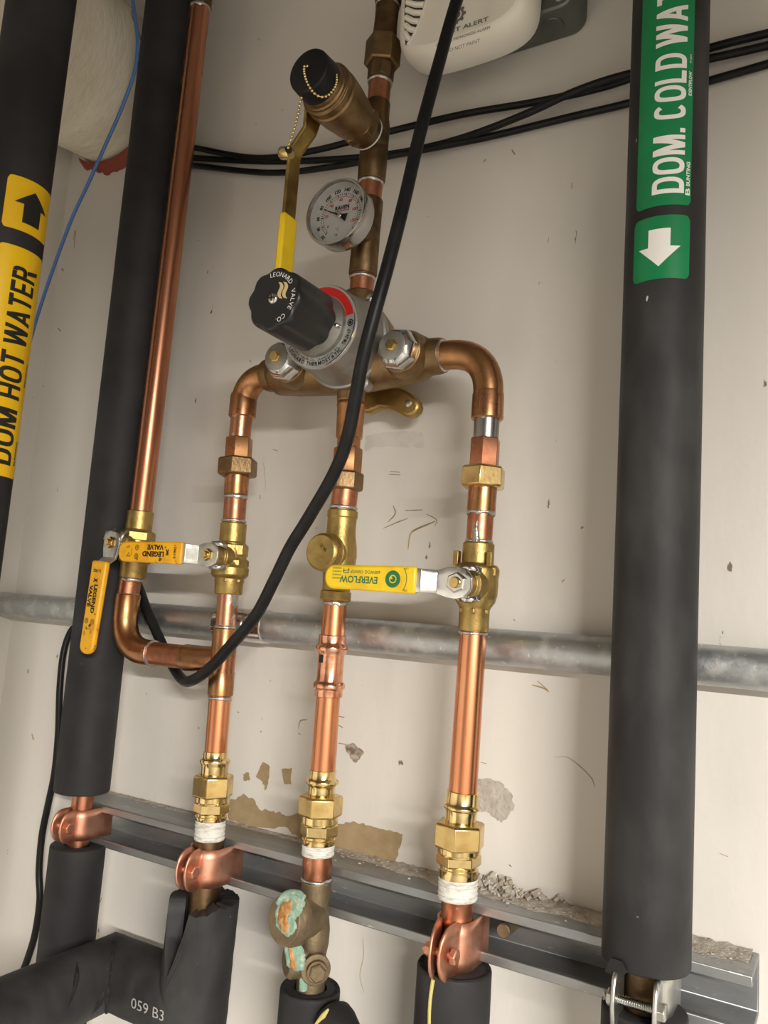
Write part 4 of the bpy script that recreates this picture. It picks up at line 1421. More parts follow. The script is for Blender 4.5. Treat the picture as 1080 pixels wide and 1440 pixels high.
bv3 = thing('ball_valve', 'brass ball valve with a clean yellow lever pointing towards the check valve', 'valve')
c3 = axR.at(824)
S3 = Vector((c3.x, ysolve(c3, 643.5), c3.z))


def bv3_extra(mb):
    mb.lathe(c3, OUT, [(0, 0.0155), ((S3 - c3).length - 0.013, 0.0145), ((S3 - c3).length - 0.012, 0.011), ((S3 - c3).length - 0.003, 0.0105)], 26)
    for sg in (-1, 1):
        mb.box(axR.at(787) + X * (sg * 0.0145) + OUT * 0.009, 0.0022, 0.003, 0.006)


valve_body(bv3, axR, [(764, 21), (765, 22.3), (793, 22.3), (794, 27), (797, 30), (801, 31.5), (806, 31.5), (812, 30.5), (822, 31), (836, 30.5), (846, 28), (854, 22.5), (857, 21.4), (884, 21.4), (888, 20.2)], [(795, 812, 33.0, 0.25), (854, 864, 23.5, 0.2)], 'brass_cast', bv3_extra)
g3, f3 = lever(bv3, S3, -X, OUT, 'chrome', 'yellow_vinyl', 0.027, 0.030, 0.116, 0.0108, 0.010, 0.0098, boss=0.0125)
stem_nut(bv3, S3, OUT, 0.0082, 'chrome')
t_ = MB()
lettering(t_, 'EVERFLOW', lambda x, y: f3(0.064 + x, -0.0012 + y), 0.036, 0.0056, 0.02)
lettering(t_, '600WOG 150WSP', lambda x, y: f3(0.062 + x, -0.0060 + y), 0.028, 0.0026)
for k in range(4):
    lettering(t_, 'WARNING', lambda x, y: f3(0.0985 + x, -0.0078 + 0.0027 * k + y), 0.009, 0.0014)
ring_sector(t_, lambda x, y: f3(0.050 + x, y), 0.0034, 0.0068, 0, 360, 36)
ring_sector(t_, lambda x, y: f3(0.050 + x, y), 0.0002, 0.0024, 0, 300, 24)
ring_sector(t_, lambda x, y: f3(0.052 + x, y), 0.0142, 0.0147, 142, 218, 14)
lettering(t_, 'OFF', lambda x, y: f3(0.0365 + x, -0.0094 + y), 0.0036, 0.0016)
lettering(t_, 'ON', lambda x, y: f3(0.0365 + x, 0.0078 + y), 0.003, 0.0016)
for a, b in (((0.092, -0.0075), (0.092, -0.0035)), ((0.092, -0.0035), (0.0965, -0.0035)), ((0.0965, -0.0035), (0.0965, -0.0075)), ((0.091, -0.006), (0.0975, -0.005))):
    pa_, pb_ = f3(*a), f3(*b)
    dd = (pb_ - pa_).normalized(); nn = dd.cross(OUT) * 0.0003
    t_.add([pa_ - nn, pb_ - nn, pb_ + nn, pa_ + nn], [(0, 1, 2, 3)])
mk('lettering', t_, 'green_print', g3)

tR2 = thing('copper_pipe', 'clean copper pipe under the valve with the yellow lever', 'pipe')
vtube(axR, 878, 1128, 19.6, 'copper', parent=tR2, prof=[(878, 19.0), (1128, 20.4)])
solder_ring(axR, 890, 19.6, tR2, 1.8, seed=14)
tR3 = thing('copper_pipe', 'stained copper nipple held by the clamp under the taped press union', 'pipe')
vtube(axR, 1255, 1420, 22.3, 'copper_dull', 'nipple', tR3, prof=[(1255, 26.5), (1264, 25), (1268, 22.5), (1288, 22.3), (1292, 23.4), (1296, 22.0), (1420, 22.4)])

# --- foam sleeves at the bottom of the middle and right columns
sm = thing('pipe_insulation', 'black foam sleeve under the corroded check valve', 'insulation')
pM = axM.at(1388)
rM = 42.5 * px(pM)
straight_sleeve('foam_tube', pM, pM - Z * 0.16, rM, 0.0135, 'foam', sm, wob=0.01)
mk('cut_end', MB().lathe(pM - Z * 0.004, Z, [(0, rM * 0.97), (0.0046, rM * 0.955), (0.0030, 0.0145), (0, 0.0145)], 40, cap=False), 'foam_cut', sm)
dbr = (X * 0.45 + OUT * 0.3 - Z * 0.28).normalized()
pb_ = at(482, 1466, YP - rM * 0.8)
mk('side_branch', MB().lathe(pb_ - dbr * 0.03, dbr, [(0, 0.003), (0.002, 0.009), (0.006, 0.0145), (0.013, 0.0165), (0.03, 0.0175), (0.12, 0.018)], 30), 'foam_scuffed', sm)
ps = [at(444, 1440, YP - rM - 0.001), at(455, 1428, YP - rM - 0.001), at(462, 1419, YP - rM * 0.96)]
mk('foam_crust', MB().tube(ps, [0.0010, 0.0022, 0.0008], 8), 'yellow_crust', sm)
sr = thing('pipe_insulation', 'black foam sleeve below the right clamp, glue line down its front', 'insulation')
pR = axR.at(1357)
rR = 52.5 * px(pR)
straight_sleeve('foam_tube', pR, pR - Z * 0.2, rR, 0.0150, 'foam', sr, wob=0.008)
mk('cut_end', MB().lathe(pR - Z * 0.004, Z, [(0, rR * 0.97), (0.0046, rR * 0.955), (0.0028, 0.0165), (0, 0.0165)], 40, cap=False), 'foam_cut', sr)
gl = []
for k in range(24):
    th = math.radians(-8 - 2.5 * math.sin(k * 0.5) - 0.25 * k)
    gl.append(Vector((pR.x + rR * 1.0 * math.sin(th), pR.y - rR * math.cos(th), pR.z - 0.002 - 0.0055 * k)))
mk('glue_line', MB().tube(gl, [0.0016 - 0.00005 * k for k in range(24)], 8), 'yellow_crust', sr)

# --- elbow of insulated pipe at the bottom left
IR = 0.0315
vt = axL.at(1262)
pT = at(288, 1262, YP - 0.006)
cornz = at(262, 1408, YP - 0.006).z
pA = Vector((pT.x - 0.002, YP - 0.006, cornz))
pB_ = Vector((at(152, 1348, YP - 0.012).x, YP - 0.006, cornz))
ie = thing('insulated_elbow', 'scuffed black foam insulated pipe with mitred bends coming out from the wall', 'pipe')


def foam_run(name, p0, p1, n0, n1, r=IR, mt='foam_scuffed', seg=56, m=16, wob=0.02, seed=0):
    """round foam length from p0 to p1 whose ends are cut on planes with normals n0, n1 (mitres)"""
    d = (p1 - p0).normalized()
    s1 = d.orthogonal().normalized(); s2 = d.cross(s1)
    rows = []
    for i in range(m + 1):
        row = []
        for k in range(seg):
            t = 2 * math.pi * k / seg
            q = r * (1 + wob * noise.noise(Vector((math.cos(t) * 1.2 + seed, math.sin(t) * 1.2, i * 0.5))))
            e = (s1 * math.cos(t) + s2 * math.sin(t)) * q
            s0 = -(e.dot(n0)) / d.dot(n0)
            se = -(e.dot(n1)) / d.dot(n1)
            a_p, b_p = p0 + e + d * s0, p1 + e + d * se
            row.append(a_p + (b_p - a_p) * (i / m))
        rows.append(row)
    mb_ = MB().grid(rows, True)
    mb_.add(rows[0], [tuple(reversed(range(seg)))]); mb_.add(rows[-1], [tuple(range(seg))])
    return mk(name, mb_, mt, ie, sharp=50)


dH = (pB_ - pA).normalized()
pE = pB_ + OUT * 0.36
f_h = foam_run('foam_length', pA, pB_, (dH - Z).normalized(), (dH + OUT).normalized(), seed=1)
foam_run('foam_length', pB_, pE, (dH + OUT).normalized(), OUT, seed=2)
# upright length with a torn open top
rows = []
seg = 60
d_up = (pT - pA).normalized()
Lu = (pT - pA).length
s1 = (X - d_up * X.dot(d_up)).normalized(); s2 = d_up.cross(s1)
n0 = (d_up - dH).normalized()
tors = []
for layer, rr in ((0, IR), (1, 0.0165)):
    for i in range(25):
        row = []
        for k in range(seg):
            t = 2 * math.pi * k / seg
            e = (s1 * math.cos(t) + s2 * math.sin(t)) * (rr * (1 + (0.02 if layer == 0 else 0.04) * noise.noise(Vector((math.cos(t) * 1.4, math.sin(t) * 1.4, i * 0.4)))))
            s0 = -(e.dot(n0)) / d_up.dot(n0)
            # height of the torn edge: deep notch on the left front, ragged elsewhere
            ang = math.degrees(math.atan2(-e.y, e.x))            # 0 = right, 90 = front, 180 = left
            dz = abs((ang - 104 + 180) % 360 - 180)
            top = Lu - 0.064 * max(0, 1 - dz / 30) ** 0.6 - 0.006 * max(0, 1 - abs(ang - 60) / 40) + 0.003 * noise.noise(Vector((math.cos(t) * 6, math.sin(t) * 6, 3)))
            f = i / 24
            row.append(pA + e + d_up * (s0 * (1 - f) + top * f))
        rows.append(row)
outer, inner = rows[:25], rows[25:]
mb = MB().grid(outer + list(reversed(inner)), True)
mk('torn_foam_length', mb, 'foam_scuffed', ie, sharp=55)
tcp = [axL.at(1215), axL.at(1262), pA + d_up * 0.03]
mk('copper_tube', MB().tube(arc([axL.at(1180), axL.at(1250), pA + d_up * 0.02], 6), 0.0142, 28), 'copper_brown', ie)
t_ = MB()
fe = lambda x, z: Vector((pA.x * 0.55 + pB_.x * 0.45 + 0.010 + x, pA.y - math.sqrt(max(0, (IR * 1.015) ** 2 - (z - 0.001) ** 2)) - 0.0004, cornz + z))
lettering(t_, '059 B3', lambda x, y: fe(x - 0.006, y - 0.004), 0.040, 0.0085, maxe=0.003)
mk('lettering', t_, 'plate_grey', f_h)
# mitre glue seam and splits
ns_ = (dH + OUT).normalized()
sm_pts = []
for k in range(25):
    t = math.radians(-70 + 150 * k / 24)
    e = Vector((math.cos(t) * 0.7, -math.cos(t) * 0.7, math.sin(t)))
    e = (Z * math.sin(t) + (X * 1 + OUT * 1).normalized() * 0)
    e2 = (OUT * math.cos(t) + Z * math.sin(t)) * IR * 1.01
    s = -(e2.dot(ns_)) / dH.dot(ns_)
    sm_pts.append(pB_ + e2 + dH * s)
mk('mitre_seam', MB().tube(sm_pts, [0.0012 + 0.0006 * math.sin(k * 1.7) for k in range(25)], 8), 'foam_cut', ie)
e_ = (OUT * 0.2 + X * 0.5 + Z * 0.84).normalized() * IR * 0.995
ps = [pB_ + OUT * (0.055 + 0.004 * k) + (X * math.cos(math.radians(66 - 12 * k)) + Z * math.sin(math.radians(66 - 12 * k))) * IR * 0.995 for k in range(6)]
mk('split', MB().tube(ps, [0.0004, 0.0016, 0.0026, 0.0022, 0.0014, 0.0004], 8), 'foam_cut', ie)
ps = [pB_ + OUT * (0.004 + 0.012 * k / 5 + IR) * 1 + (X * math.cos(math.radians(8 - 10 * k)) + Z * math.sin(math.radians(8 - 10 * k))) * IR * 0.99 for k in range(5)]
mk('split', MB().tube(ps, [0.0004, 0.0022, 0.003, 0.002, 0.0004], 8), 'foam_cut', ie)

# --- pipe clamps in the strut
def clamp(label, P, r, mt, h=0.0150, ear=0.020, gap=0.0055, bolt='copper_plate', ear_h=None, group='copper pipe clamps in the strut', long_bolt=False, th=0.0019, depth=0.030, ear_p=3.0, lean=0.0007):
    t = thing('pipe_clamp', label, 'clamp', group)
    rr = r + th * 0.7
    eh = ear_h or h * 1.1
    for sg in (1, -1):
        prof_ = [(rr, 0.0 + depth), (rr, depth * 0.5), (rr, 0.0)]
        a_end = math.acos(gap / rr)
        for k in range(1, 11):
            a = a_end * k / 10
            prof_.append((rr * math.cos(a), -rr * math.sin(a)))
        yb = prof_[-1][1]
        for k in range(1, 11):
            prof_.append((gap + lean * k / 10, yb - ear * k / 10))
        rows_ = []
        for i, (x_, y_) in enumerate(prof_):
            if i < 3:
                hh = h * (1.0 if i else 1.0)
            elif i < 13:
                hh = h
            else:
                f = (i - 12) / 10
                hh = eh * math.sqrt(max(0.02, 1 - (max(0, f - 0.1) / 0.9) ** ear_p))
            rows_.append([P + Vector((sg * x_, y_, hh * g)) for g in (-1, -0.5, 0, 0.5, 1)])
        mk('clamp_half', MB().grid(rows_), mt, t, solid=th, sharp=60)
    yb = -rr * math.sin(math.acos(gap / rr)) - ear * 0.5
    bc = P + Vector((0, yb, 0))
    mk('bolt_head', MB().lathe(bc + X * (gap + th * 0.5), X, [(0, 0.0060), (0.0038, 0.0060), (0.0048, 0.0050)], 6, 0.3), bolt, t, bevel=0.0004)
    if long_bolt:
        pr = []
        L = 0.034
        n_ = 46
        for k in range(n_ + 1):
            pr.append((L * k / n_, 0.0034 if k % 2 else 0.0028))
        mk('bolt_shank', MB().lathe(bc + X * (gap), -X, pr, 18), 'chrome', t, sharp=20)
        mk('bolt_nut', MB().lathe(bc - X * (gap + th * 0.5), -X, [(0, 0.0058), (0.0045, 0.0058), (0.0052, 0.005)], 6, 0.1), bolt, t, bevel=0.0004)
    else:
        mk('bolt_shank', MB().lathe(bc + X * gap, -X, [(0, 0.0028), (2 * gap + 0.007, 0.0028)], 14), bolt, t)
        mk('bolt_nut', MB().lathe(bc - X * (gap + th * 0.5), -X, [(0, 0.0052), (0.0035, 0.0052), (0.0045, 0.0045)], 6, 0.1), bolt, t)
    tt = MB()
    fx = lambda x, y: P + Vector((rr * math.cos(math.radians(38 - y / (rr * math.pi / 180))), -rr * math.sin(math.radians(38 - y / (rr * math.pi / 180))), -0.008 + x)) * 1.0
    return t


clamp('copper pipe clamp below the unlabelled black pipe', axB2.at(1157), 0.0111, 'copper_plate', h=0.0150)
clamp('copper pipe clamp beside the torn foam insulation', axL.at(1215), 0.0150, 'copper_plate', h=0.0165, gap=0.0045)
clamp('copper pipe clamp with open ears above the glue-lined foam sleeve', axR.at(1325), 0.0128, 'copper_plate', h=0.0185, gap=0.0075, ear=0.026, lean=-0.004)
clamp('galvanised pipe clamp with long threaded bolt under the cold water pipe', axC.at(1394), 0.0152, 'zinc', h=0.0170, gap=0.0125, ear=0.024, bolt='zinc', group='galvanised clamps', long_bolt=True, th=0.0026, ear_p=7.0)

# ================================================================== mixing valve
mv = thing('mixing_valve', 'thermostatic mixing valve with black lobed knob and grey housing', 'valve')
mb = MB()
YB0 = YP + 0.012
# arms
cxm = C0.x
mb.lathe(Vector((xLj, YP, armz)), X, [(0, 0.0155), (0.004, 0.0165), (0.010, 0.0165), (0.016, 0.021), (0.040, 0.0235), ((xRj - xLj) / 2, 0.027), (xRj - xLj - 0.046, 0.0235), (xRj - xLj - 0.022, 0.021), (xRj - xLj - 0.014, 0.0165), (xRj - xLj - 0.004, 0.0160), (xRj - xLj, 0.0150)], 40)
# round back of the body behind the housing
mb.lathe(Vector((cxm, YP + 0.020, C0.z)), OUT, [(0, 0.030), (0.006, 0.038), (0.020, 0.041), (0.030, 0.043), (0.0335, 0.043)], 56)
# top and bottom bosses
ztop, zbot = axM1.at(413).z, axM.at(567).z
mb.lathe(Vector((axM1.at(413).x, YP, C0.z)), Z, [(0, 0.020), (0.030, 0.019), (ztop - C0.z - 0.006, 0.0165), (ztop - C0.z - 0.001, 0.0158), (ztop - C0.z, 0.0146)], 36)
mb.lathe(Vector((axM.at(560).x, YP, armz)), -Z, [(0, 0.020), (0.016, 0.017), (0.026, 0.0138), (armz - zbot - 0.001, 0.0134), (armz - zbot, 0.0125)], 36)
xb_l, xb_r = at(429, 519, YP).x, at(580, 511, YP).x
YCAPL = ysolve(Vector((xb_l, YP, armz)), 388)
YCAPR = ysolve(Vector((xb_r, YP, armz)), 551)
for xb in (xb_l, xb_r):
    yy = YCAPL if xb == xb_l else YCAPR
    Lb = abs(yy - YP)
    mb.lathe(Vector((xb, YP, armz)), OUT, [(0, 0.0215), (Lb * 0.40, 0.0215), (Lb * 0.52, 0.0200), (Lb * 0.60, 0.0190)], 36)
mk('valve_body', mb, 'bronze', mv, sharp=35, bevel=0.0008)
for xb in (xb_l, xb_r):
    yy = YCAPL if xb == xb_l else YCAPR
    Lb = abs(yy - YP)
    cp = mk('check_stop_cap', MB().lathe(Vector((xb, YP - Lb * 0.55, armz)), OUT, [(0, 0.0185), (Lb * 0.22, 0.0185), (Lb * 0.27, 0.0180)] + [(Lb * 0.36, 0.0160), (Lb * 0.43, 0.0128), (Lb * 0.45, 0.0122)], 8, 0.2), 'chrome', mv, bevel=0.0006)
    mk('cap_face', MB().lathe(Vector((xb, YP - Lb * 0.985, armz)), OUT, [(0, 0.0126), (0.0008, 0.0126), (0.0013, 0.0118)], 30), 'nickel_cast', cp)
    mk('stop_stem', MB().lathe(Vector((xb, YP - Lb, armz)), OUT, [(0, 0.0056), (0.0014, 0.0056), (0.0016, 0.0046), (0.0042, 0.0046)], 6), 'brass', cp)
# housing: stepped cylinder towards the viewer
YH0 = YP - 0.014                                 # flange plane
YH1 = ysolve(C0, 449)                            # dial plane
YK1 = ysolve(C0, 384)                            # knob face
LH = abs(YH1 - YH0)
R0 = 0.0415
R1 = 61.0 * px(Vector((C0.x, YH1, C0.z)))
mk('housing', MB().lathe(Vector((C0.x, YH0, C0.z)), OUT, [(-0.001, R0 + 0.0015), (0.003, R0 + 0.0022), (0.006, R0 + 0.0018), (0.007, R0), (LH * 0.55, R1 + 0.0016), (LH - 0.002, R1 + 0.0006), (LH - 0.0006, R1 - 0.0004), (LH, R1 - 0.0016)], 72), 'nickel_cast', mv, sharp=30)
for (u, v) in ((477, 402), (517, 428), (423, 524), (504, 524)):
    p = at(u, v, YH0 - 0.004)
    dv = Vector((p.x - C0.x, 0, p.z - C0.z)).normalized() * (R0 + 0.0035)
    p = Vector((C0.x + dv.x, YH0 - 0.003, C0.z + dv.z))
    lg = mk('screw_lug', MB().lathe(p + Yv * 0.008, OUT, [(0, 0.0058), (0.009, 0.0058), (0.0105, 0.0045)], 22), 'nickel_cast', mv)
    mk('lug_screw', MB().lathe(p - Yv * 0.002, OUT, [(0, 0.0036), (0.0016, 0.0036), (0.0027, 0.0026), (0.0031, 0.001)], 18), 'chrome', lg)
fh = lambda x, z, off=0.0003: Vector((C0.x + x, YH1 - off, C0.z + z))
pl_ = ring_sector(MB(), lambda x, z: fh(x, z, 0.0002), R1 * 0.74, R1 * 0.965, 0, 360, 72)
dp = mk('dial_plate', pl_, 'plate_grey', mv)
mk('dial_rim', MB().lathe(Vector((C0.x, YH1 + 0.0005, C0.z)), OUT, [(0, R1 * 0.965), (0.0012, R1 * 0.965), (0.0012, R1 * 0.99), (0.0, R1 * 0.995)], 72, cap=False), 'chrome', mv)
mk('red_band', ring_sector(MB(), lambda x, z: fh(x, z, 0.0005), R1 * 0.755, R1 * 0.94, 12, 108, 40), 'red_print', dp)
t_ = MB()
arc_lettering(t_, 'LEONARD THERMOSTATIC', lambda x, z: fh(x, z, 0.0006), R1 * 0.885, 207, 318, 0.0036, 0.03)
arc_lettering(t_, 'TM-26-LF', lambda x, z: fh(x, z, 0.0006), R1 * 0.86, 324, 349, 0.0036, 0.03)
arc_lettering(t_, 'LEONARD VALVE CO., CRANSTON, R.I.', lambda x, z: fh(x, z, 0.0006), R1 * 0.795, 205, 316, 0.0022, 0.01)
ux, uz = R1 * 0.86 * math.cos(math.radians(-1)), R1 * 0.86 * math.sin(math.radians(-1))
ring_sector(t_, lambda x, z: fh(ux + x, uz + z, 0.0006), 0.0021, 0.0030, 0, 360, 24)
ring_sector(t_, lambda x, z: fh(ux + x, uz + z, 0.0006), 0.0001, 0.0015, 0, 360, 16)
mk('lettering', t_, 'black_print', dp)
mk('inner_collar', MB().lathe(Vector((C0.x, YH1 + 0.002, C0.z)), OUT, [(0, R1 * 0.74), (0.006, R1 * 0.735), (0.007, R1 * 0.72), (0.012, R1 * 0.62), (0.018, R1 * 0.56)], 60), 'nickel_cast', mv)
a25 = math.radians(-12)
mk('stop_pin', MB().lathe(Vector((C0.x + R1 * 0.66 * math.cos(a25), YH1 - 0.004, C0.z + R1 * 0.66 * math.sin(a25))), OUT, [(0, 0.0022), (0.006, 0.0022), (0.007, 0.0012)], 14), 'chrome', mv)
# knob with eight lobes
LK = abs(YK1 - YH1) - 0.011
KR = 48.0 * px(Vector((C0.x, YK1, C0.z)))
rows = []
seg = 96
for s, f in ((0, 0.86), (LK * 0.05, 0.97), (LK * 0.1, 1.0), (LK * 0.5, 1.0), (LK * 0.9, 0.995), (LK * 0.96, 0.975), (LK * 0.99, 0.94), (LK, 0.90)):
    row = []
    for k in range(seg):
        t = 2 * math.pi * k / seg
        lobe = 1 - 0.085 * (0.5 - 0.5 * math.cos(8 * t + 0.5)) ** 1.4
        rr = KR * f * lobe
        row.append(Vector((C0.x + rr * math.cos(t), YH1 - 0.011 - s, C0.z + rr * math.sin(t))))
    rows.append(row)
mb = MB().grid(rows, True)
mb.add(rows[-1], [tuple(range(seg))]); mb.add(rows[0], [tuple(reversed(range(seg)))])
kn = mk('control_knob', mb, 'black_plastic', mv, sharp=45)
fk = lambda x, z, off=0.0003: Vector((C0.x + x, YK1 - off, C0.z + z))
t_ = MB()
arc_lettering(t_, 'LEONARD  VALVE  CO.', fk, KR * 0.74, 104, -76, KR * 0.14, 0.0)
mk('lettering', t_, 'white_print', kn)
t_ = MB()
for off in (0, 0.0052):
    rows = []
    for k in range(13):
        f = k / 12
        z = KR * (0.46 - 0.50 * f) - off * 0.10
        xw = KR * 0.15 + off * 0.9 + 0.0015 * math.sin(f * 2 * math.pi * 1.0) + 0.0022 * f
        rows.append([fk(xw + 0.0000, z + 0.0005), fk(xw + 0.0035, z - 0.0005)])
    t_.grid(rows)
mk('wave_logo', t_, 'gold_print', kn)
sc_ = mk('knob_screw', MB().lathe(fk(0, 0, -0.001), OUT, [(0, 0.0048), (0.0016, 0.0046), (0.0028, 0.0034), (0.0032, 0.0015)], 24), 'chrome', kn)
mk('screw_slot', MB().box(fk(0, 0, 0.0023), 0.0026, 0.0003, 0.0005), 'black_print', kn)
mk('screw_slot', MB().box(fk(0, 0, 0.0023), 0.0005, 0.0003, 0.0026), 'black_print', kn)
# wall bracket ears
ear = [(500, 552), (503, 578), (517, 580), (533, 573), (550, 575), (563, 582), (572, 586), (580, 584), (587, 578), (589, 570), (586, 561), (578, 552), (566, 545), (553, 542), (530, 542)]
pe = [at(u, v, -0.030) for u, v in ear]
bk = mk('bracket_ear', MB().prism([(p.x, p.z) for p in pe], Vector((0, -0.030, 0)), X, Z, Yv, 0.012), 'brass_cast', mv, bevel=0.003)
mk('ear_screw', MB().lathe(at(574, 567, -0.030), OUT, [(-0.0005, 0.0036), (0.0006, 0.0034), (0.0012, 0.002)], 16), 'zinc', bk)

# ================================================================== column above the mixing valve
st1 = thing('copper_pipe', 'short copper stub on top of the mixing valve', 'pipe')
vtube(axM1, 386, 420, 17.0, 'copper_dull', parent=st1)
solder_ring(axM1, 392, 17.6, st1, 2.2, seed=21, drip=False)
gt = thing('gauge_tee', 'dark brown copper tee carrying the round dial thermometer', 'pipe fitting')
vtube(axM1, 282, 388, 19.6, 'copper_brown', 'tee_run', gt, prof=[(282, 18.6), (283.5, 19.6), (330, 19.4), (386, 20.2), (388, 19.0)])
G0 = axM1.at(334)
mk('tee_branch', MB().lathe(G0, OUT, [(0, 0.0135), (0.020, 0.0132), (0.024, 0.0142), (0.030, 0.0142), (0.031, 0.013)], 30), 'copper_brown', gt)
tg = thing('thermometer', 'round dial thermometer with steel rim above the black knob', 'gauge')
YG = ysolve(G0, 477)
gc = Vector((G0.x, YG, proj(G0)[1] and G0.z))
vg = proj(gc)[1]
GR = 49.5 * px(gc)
LG = abs(YG - YP)
mk('thread_tape', MB().lathe(Vector((G0.x, YP - 0.029, gc.z)), OUT, [(0, 0.0125), (0.003, 0.0138), (0.006, 0.0128), (0.009, 0.0122)], 26), 'tape_white', tg)
YGB = YG + min(0.020, LG - 0.033)
cs = mk('gauge_case', MB().lathe(Vector((gc.x, YGB, gc.z)), OUT, [(-0.006, 0.010), (-0.004, 0.012), (0, 0.016), (0.001, GR * 0.93), (0.003, GR * 0.965), (0.014, GR * 0.965), (0.015, GR * 1.0), (0.0195, GR * 1.0), (0.021, GR * 0.975), (0.021, GR * 0.93), (0.019, GR * 0.915), (0.009, GR * 0.91), (0.0088, 0.001)], 64), 'steel_smooth', tg, sharp=30)
mk('dial_tray', MB().lathe(Vector((gc.x, YGB, gc.z)), OUT, [(0.0175, GR * 0.905), (0.016, GR * 0.895), (0.0105, GR * 0.845), (0.0095, GR * 0.84)], 64, cap=False), 'dial_face', tg)
YD = YG + min(0.020, LG - 0.033) - 0.0102
fd = lambda x, z, off=0.0: Vector((gc.x + x, YD - off, gc.z + z))
fcx = mk('dial_face', MB().lathe(fd(0, 0), OUT, [(0, GR * 0.885), (0.0004, GR * 0.885)], 56), 'dial_face', tg)
t_ = MB(); t2 = MB()
for k in range(45):
    a = math.radians(225 - 270 * k / 44)
    r0, r1 = GR * (0.60 if k % 4 == 0 else 0.635), GR * 0.68
    c, s = math.cos(a), math.sin(a)
    w = 0.0003 if k % 4 else 0.0005
    t_.add([fd(c * r0 - s * w, s * r0 + c * w, 0.0007), fd(c * r1 - s * w, s * r1 + c * w, 0.0007), fd(c * r1 + s * w, s * r1 - c * w, 0.0007), fd(c * r0 + s * w, s * r0 - c * w, 0.0007)], [(0, 1, 2, 3)])
ring_sector(t2, lambda x, z: fd(x, z, 0.0006), GR * 0.575, GR * 0.587, -45, 225, 50)
vals = ['20', '40', '60', '80', '100', '120', '140', '160', '180', '200', '220', '240']
for i, tv in enumerate(vals):
    a = math.radians(225 - 270 * i / 11)
    cx_, cz_ = GR * 0.775 * math.cos(a), GR * 0.775 * math.sin(a)
    rot = a - math.pi / 2
    w = 0.0021 * len(tv)
    lettering(t_, tv, lambda x, y: fd(cx_ + math.cos(rot) * (x - w / 2) - math.sin(rot) * (y - 0.0015), cz_ + math.sin(rot) * (x - w / 2) + math.cos(rot) * (y - 0.0015), 0.0007), w, 0.0034, 0.04)
for i, tv in enumerate(['0', '20', '40', '60', '80', '100', '120']):
    a = math.radians(213 - 240 * i / 6)
    cx_, cz_ = GR * 0.49 * math.cos(a), GR * 0.49 * math.sin(a)
    w = 0.0018 * len(tv)
    lettering(t2, tv, lambda x, y: fd(cx_ + x - w / 2, cz_ + y - 0.001, 0.0007), w, 0.0028, 0.02)
lettering(t_, 'RAVEN', lambda x, y: fd(x - 0.0065, y + GR * 0.19, 0.0007), 0.015, 0.0040, 0.04)
lettering(t_, '°F', lambda x, y: fd(x - 0.0055, y - GR * 0.62, 0.0007), 0.004, 0.003)
lettering(t2, '°C', lambda x, y: fd(x - 0.0045, y - GR * 0.44, 0.0007), 0.004, 0.003)
t2.box(fd(0.001, GR * 0.155, 0.0007), 0.0078, 0.0001, 0.0003)
mk('scale_print', t_, 'black_print', fcx)
mk('inner_scale', t2, 'red_print', fcx)
ap = math.radians(154)
ux_, uz_ = math.cos(ap), math.sin(ap)
pl_ = [(GR * 0.64 * ux_ - 0.0002 * uz_, GR * 0.64 * uz_ + 0.0002 * ux_), (GR * 0.64 * ux_ + 0.0002 * uz_, GR * 0.64 * uz_ - 0.0002 * ux_), (0.0009 * uz_, -0.0009 * ux_), (-GR * 0.24 * ux_ + 0.0038 * uz_, -GR * 0.24 * uz_ - 0.0038 * ux_), (-GR * 0.27 * ux_ - 0.0038 * uz_, -GR * 0.27 * uz_ + 0.0038 * ux_), (-0.0009 * uz_, 0.0009 * ux_)]
mk('pointer', MB().prism(pl_, fd(0, 0, 0.0022), X, Z, OUT, 0.0003), 'black_print', tg)
mk('pointer_hub', MB().lathe(fd(0, 0, 0.0004), OUT, [(0, 0.0024), (0.0024, 0.0024), (0.0032, 0.0015)], 18), 'chrome', tg)
mk('glass_pane', MB().lathe(Vector((gc.x, YG + min(0.020, LG - 0.033) - 0.0168, gc.z)), OUT, [(0, GR * 0.905), (0.0010, GR * 0.905)], 56), 'gauge_glass', tg)
st2 = thing('copper_pipe', 'short copper stub above the thermometer', 'pipe')
vtube(axM1, 250, 290, 16.8, 'copper_dull', parent=st2)
solder_ring(axM1, 258, 17.2, st2, 2.4, seed=22, drip=False)
dt = thing('copper_tee', 'dark brown copper tee carrying the capped drain valve', 'pipe fitting')
vtube(axM1, 145, 256, 19, 'copper_brown', 'tee_run', dt, prof=[(145, 16.4), (146.5, 17.4), (165, 17.4), (178, 19.5), (220, 20.0), (228, 20.2), (254, 19.6), (256, 18.2)])
D0 = axM1.at(199)
mk('tee_branch', MB().lathe(D0, OUT, [(0, 0.0150), (0.014, 0.0160), (0.020, 0.0180), (0.026, 0.0180), (0.0265, 0.0165)], 32), 'copper_brown', dt)
st3 = thing('copper_pipe', 'short copper stub below the topmost union', 'pipe')
vtube(axM1, 110, 152, 15.9, 'copper_dull', parent=st3)
solder_ring(axM1, 117, 16.6, st3, 2.4, seed=23, drip=False)
ut = thing('pipe_union', 'dark brown union beside the white carbon monoxide alarm', 'pipe fitting')
mk('union_nut', vhex(MB(), axM1, 57, 94, 25.6, 0.55, 0.9), 'bronze', ut, sharp=30, bevel=0.0006)
mk('union_head', MB().lathe(axM1.at(76), axM1.at(114) - axM1.at(76), [(0, 19.0 * px(axM1.at(90))), ((axM1.at(114) - axM1.at(76)).length - 0.001, 18.6 * px(axM1.at(90))), ((axM1.at(114) - axM1.at(76)).length, 17.4 * px(axM1.at(90)))], 8, 0.2), 'copper_brown', ut, bevel=0.0005)
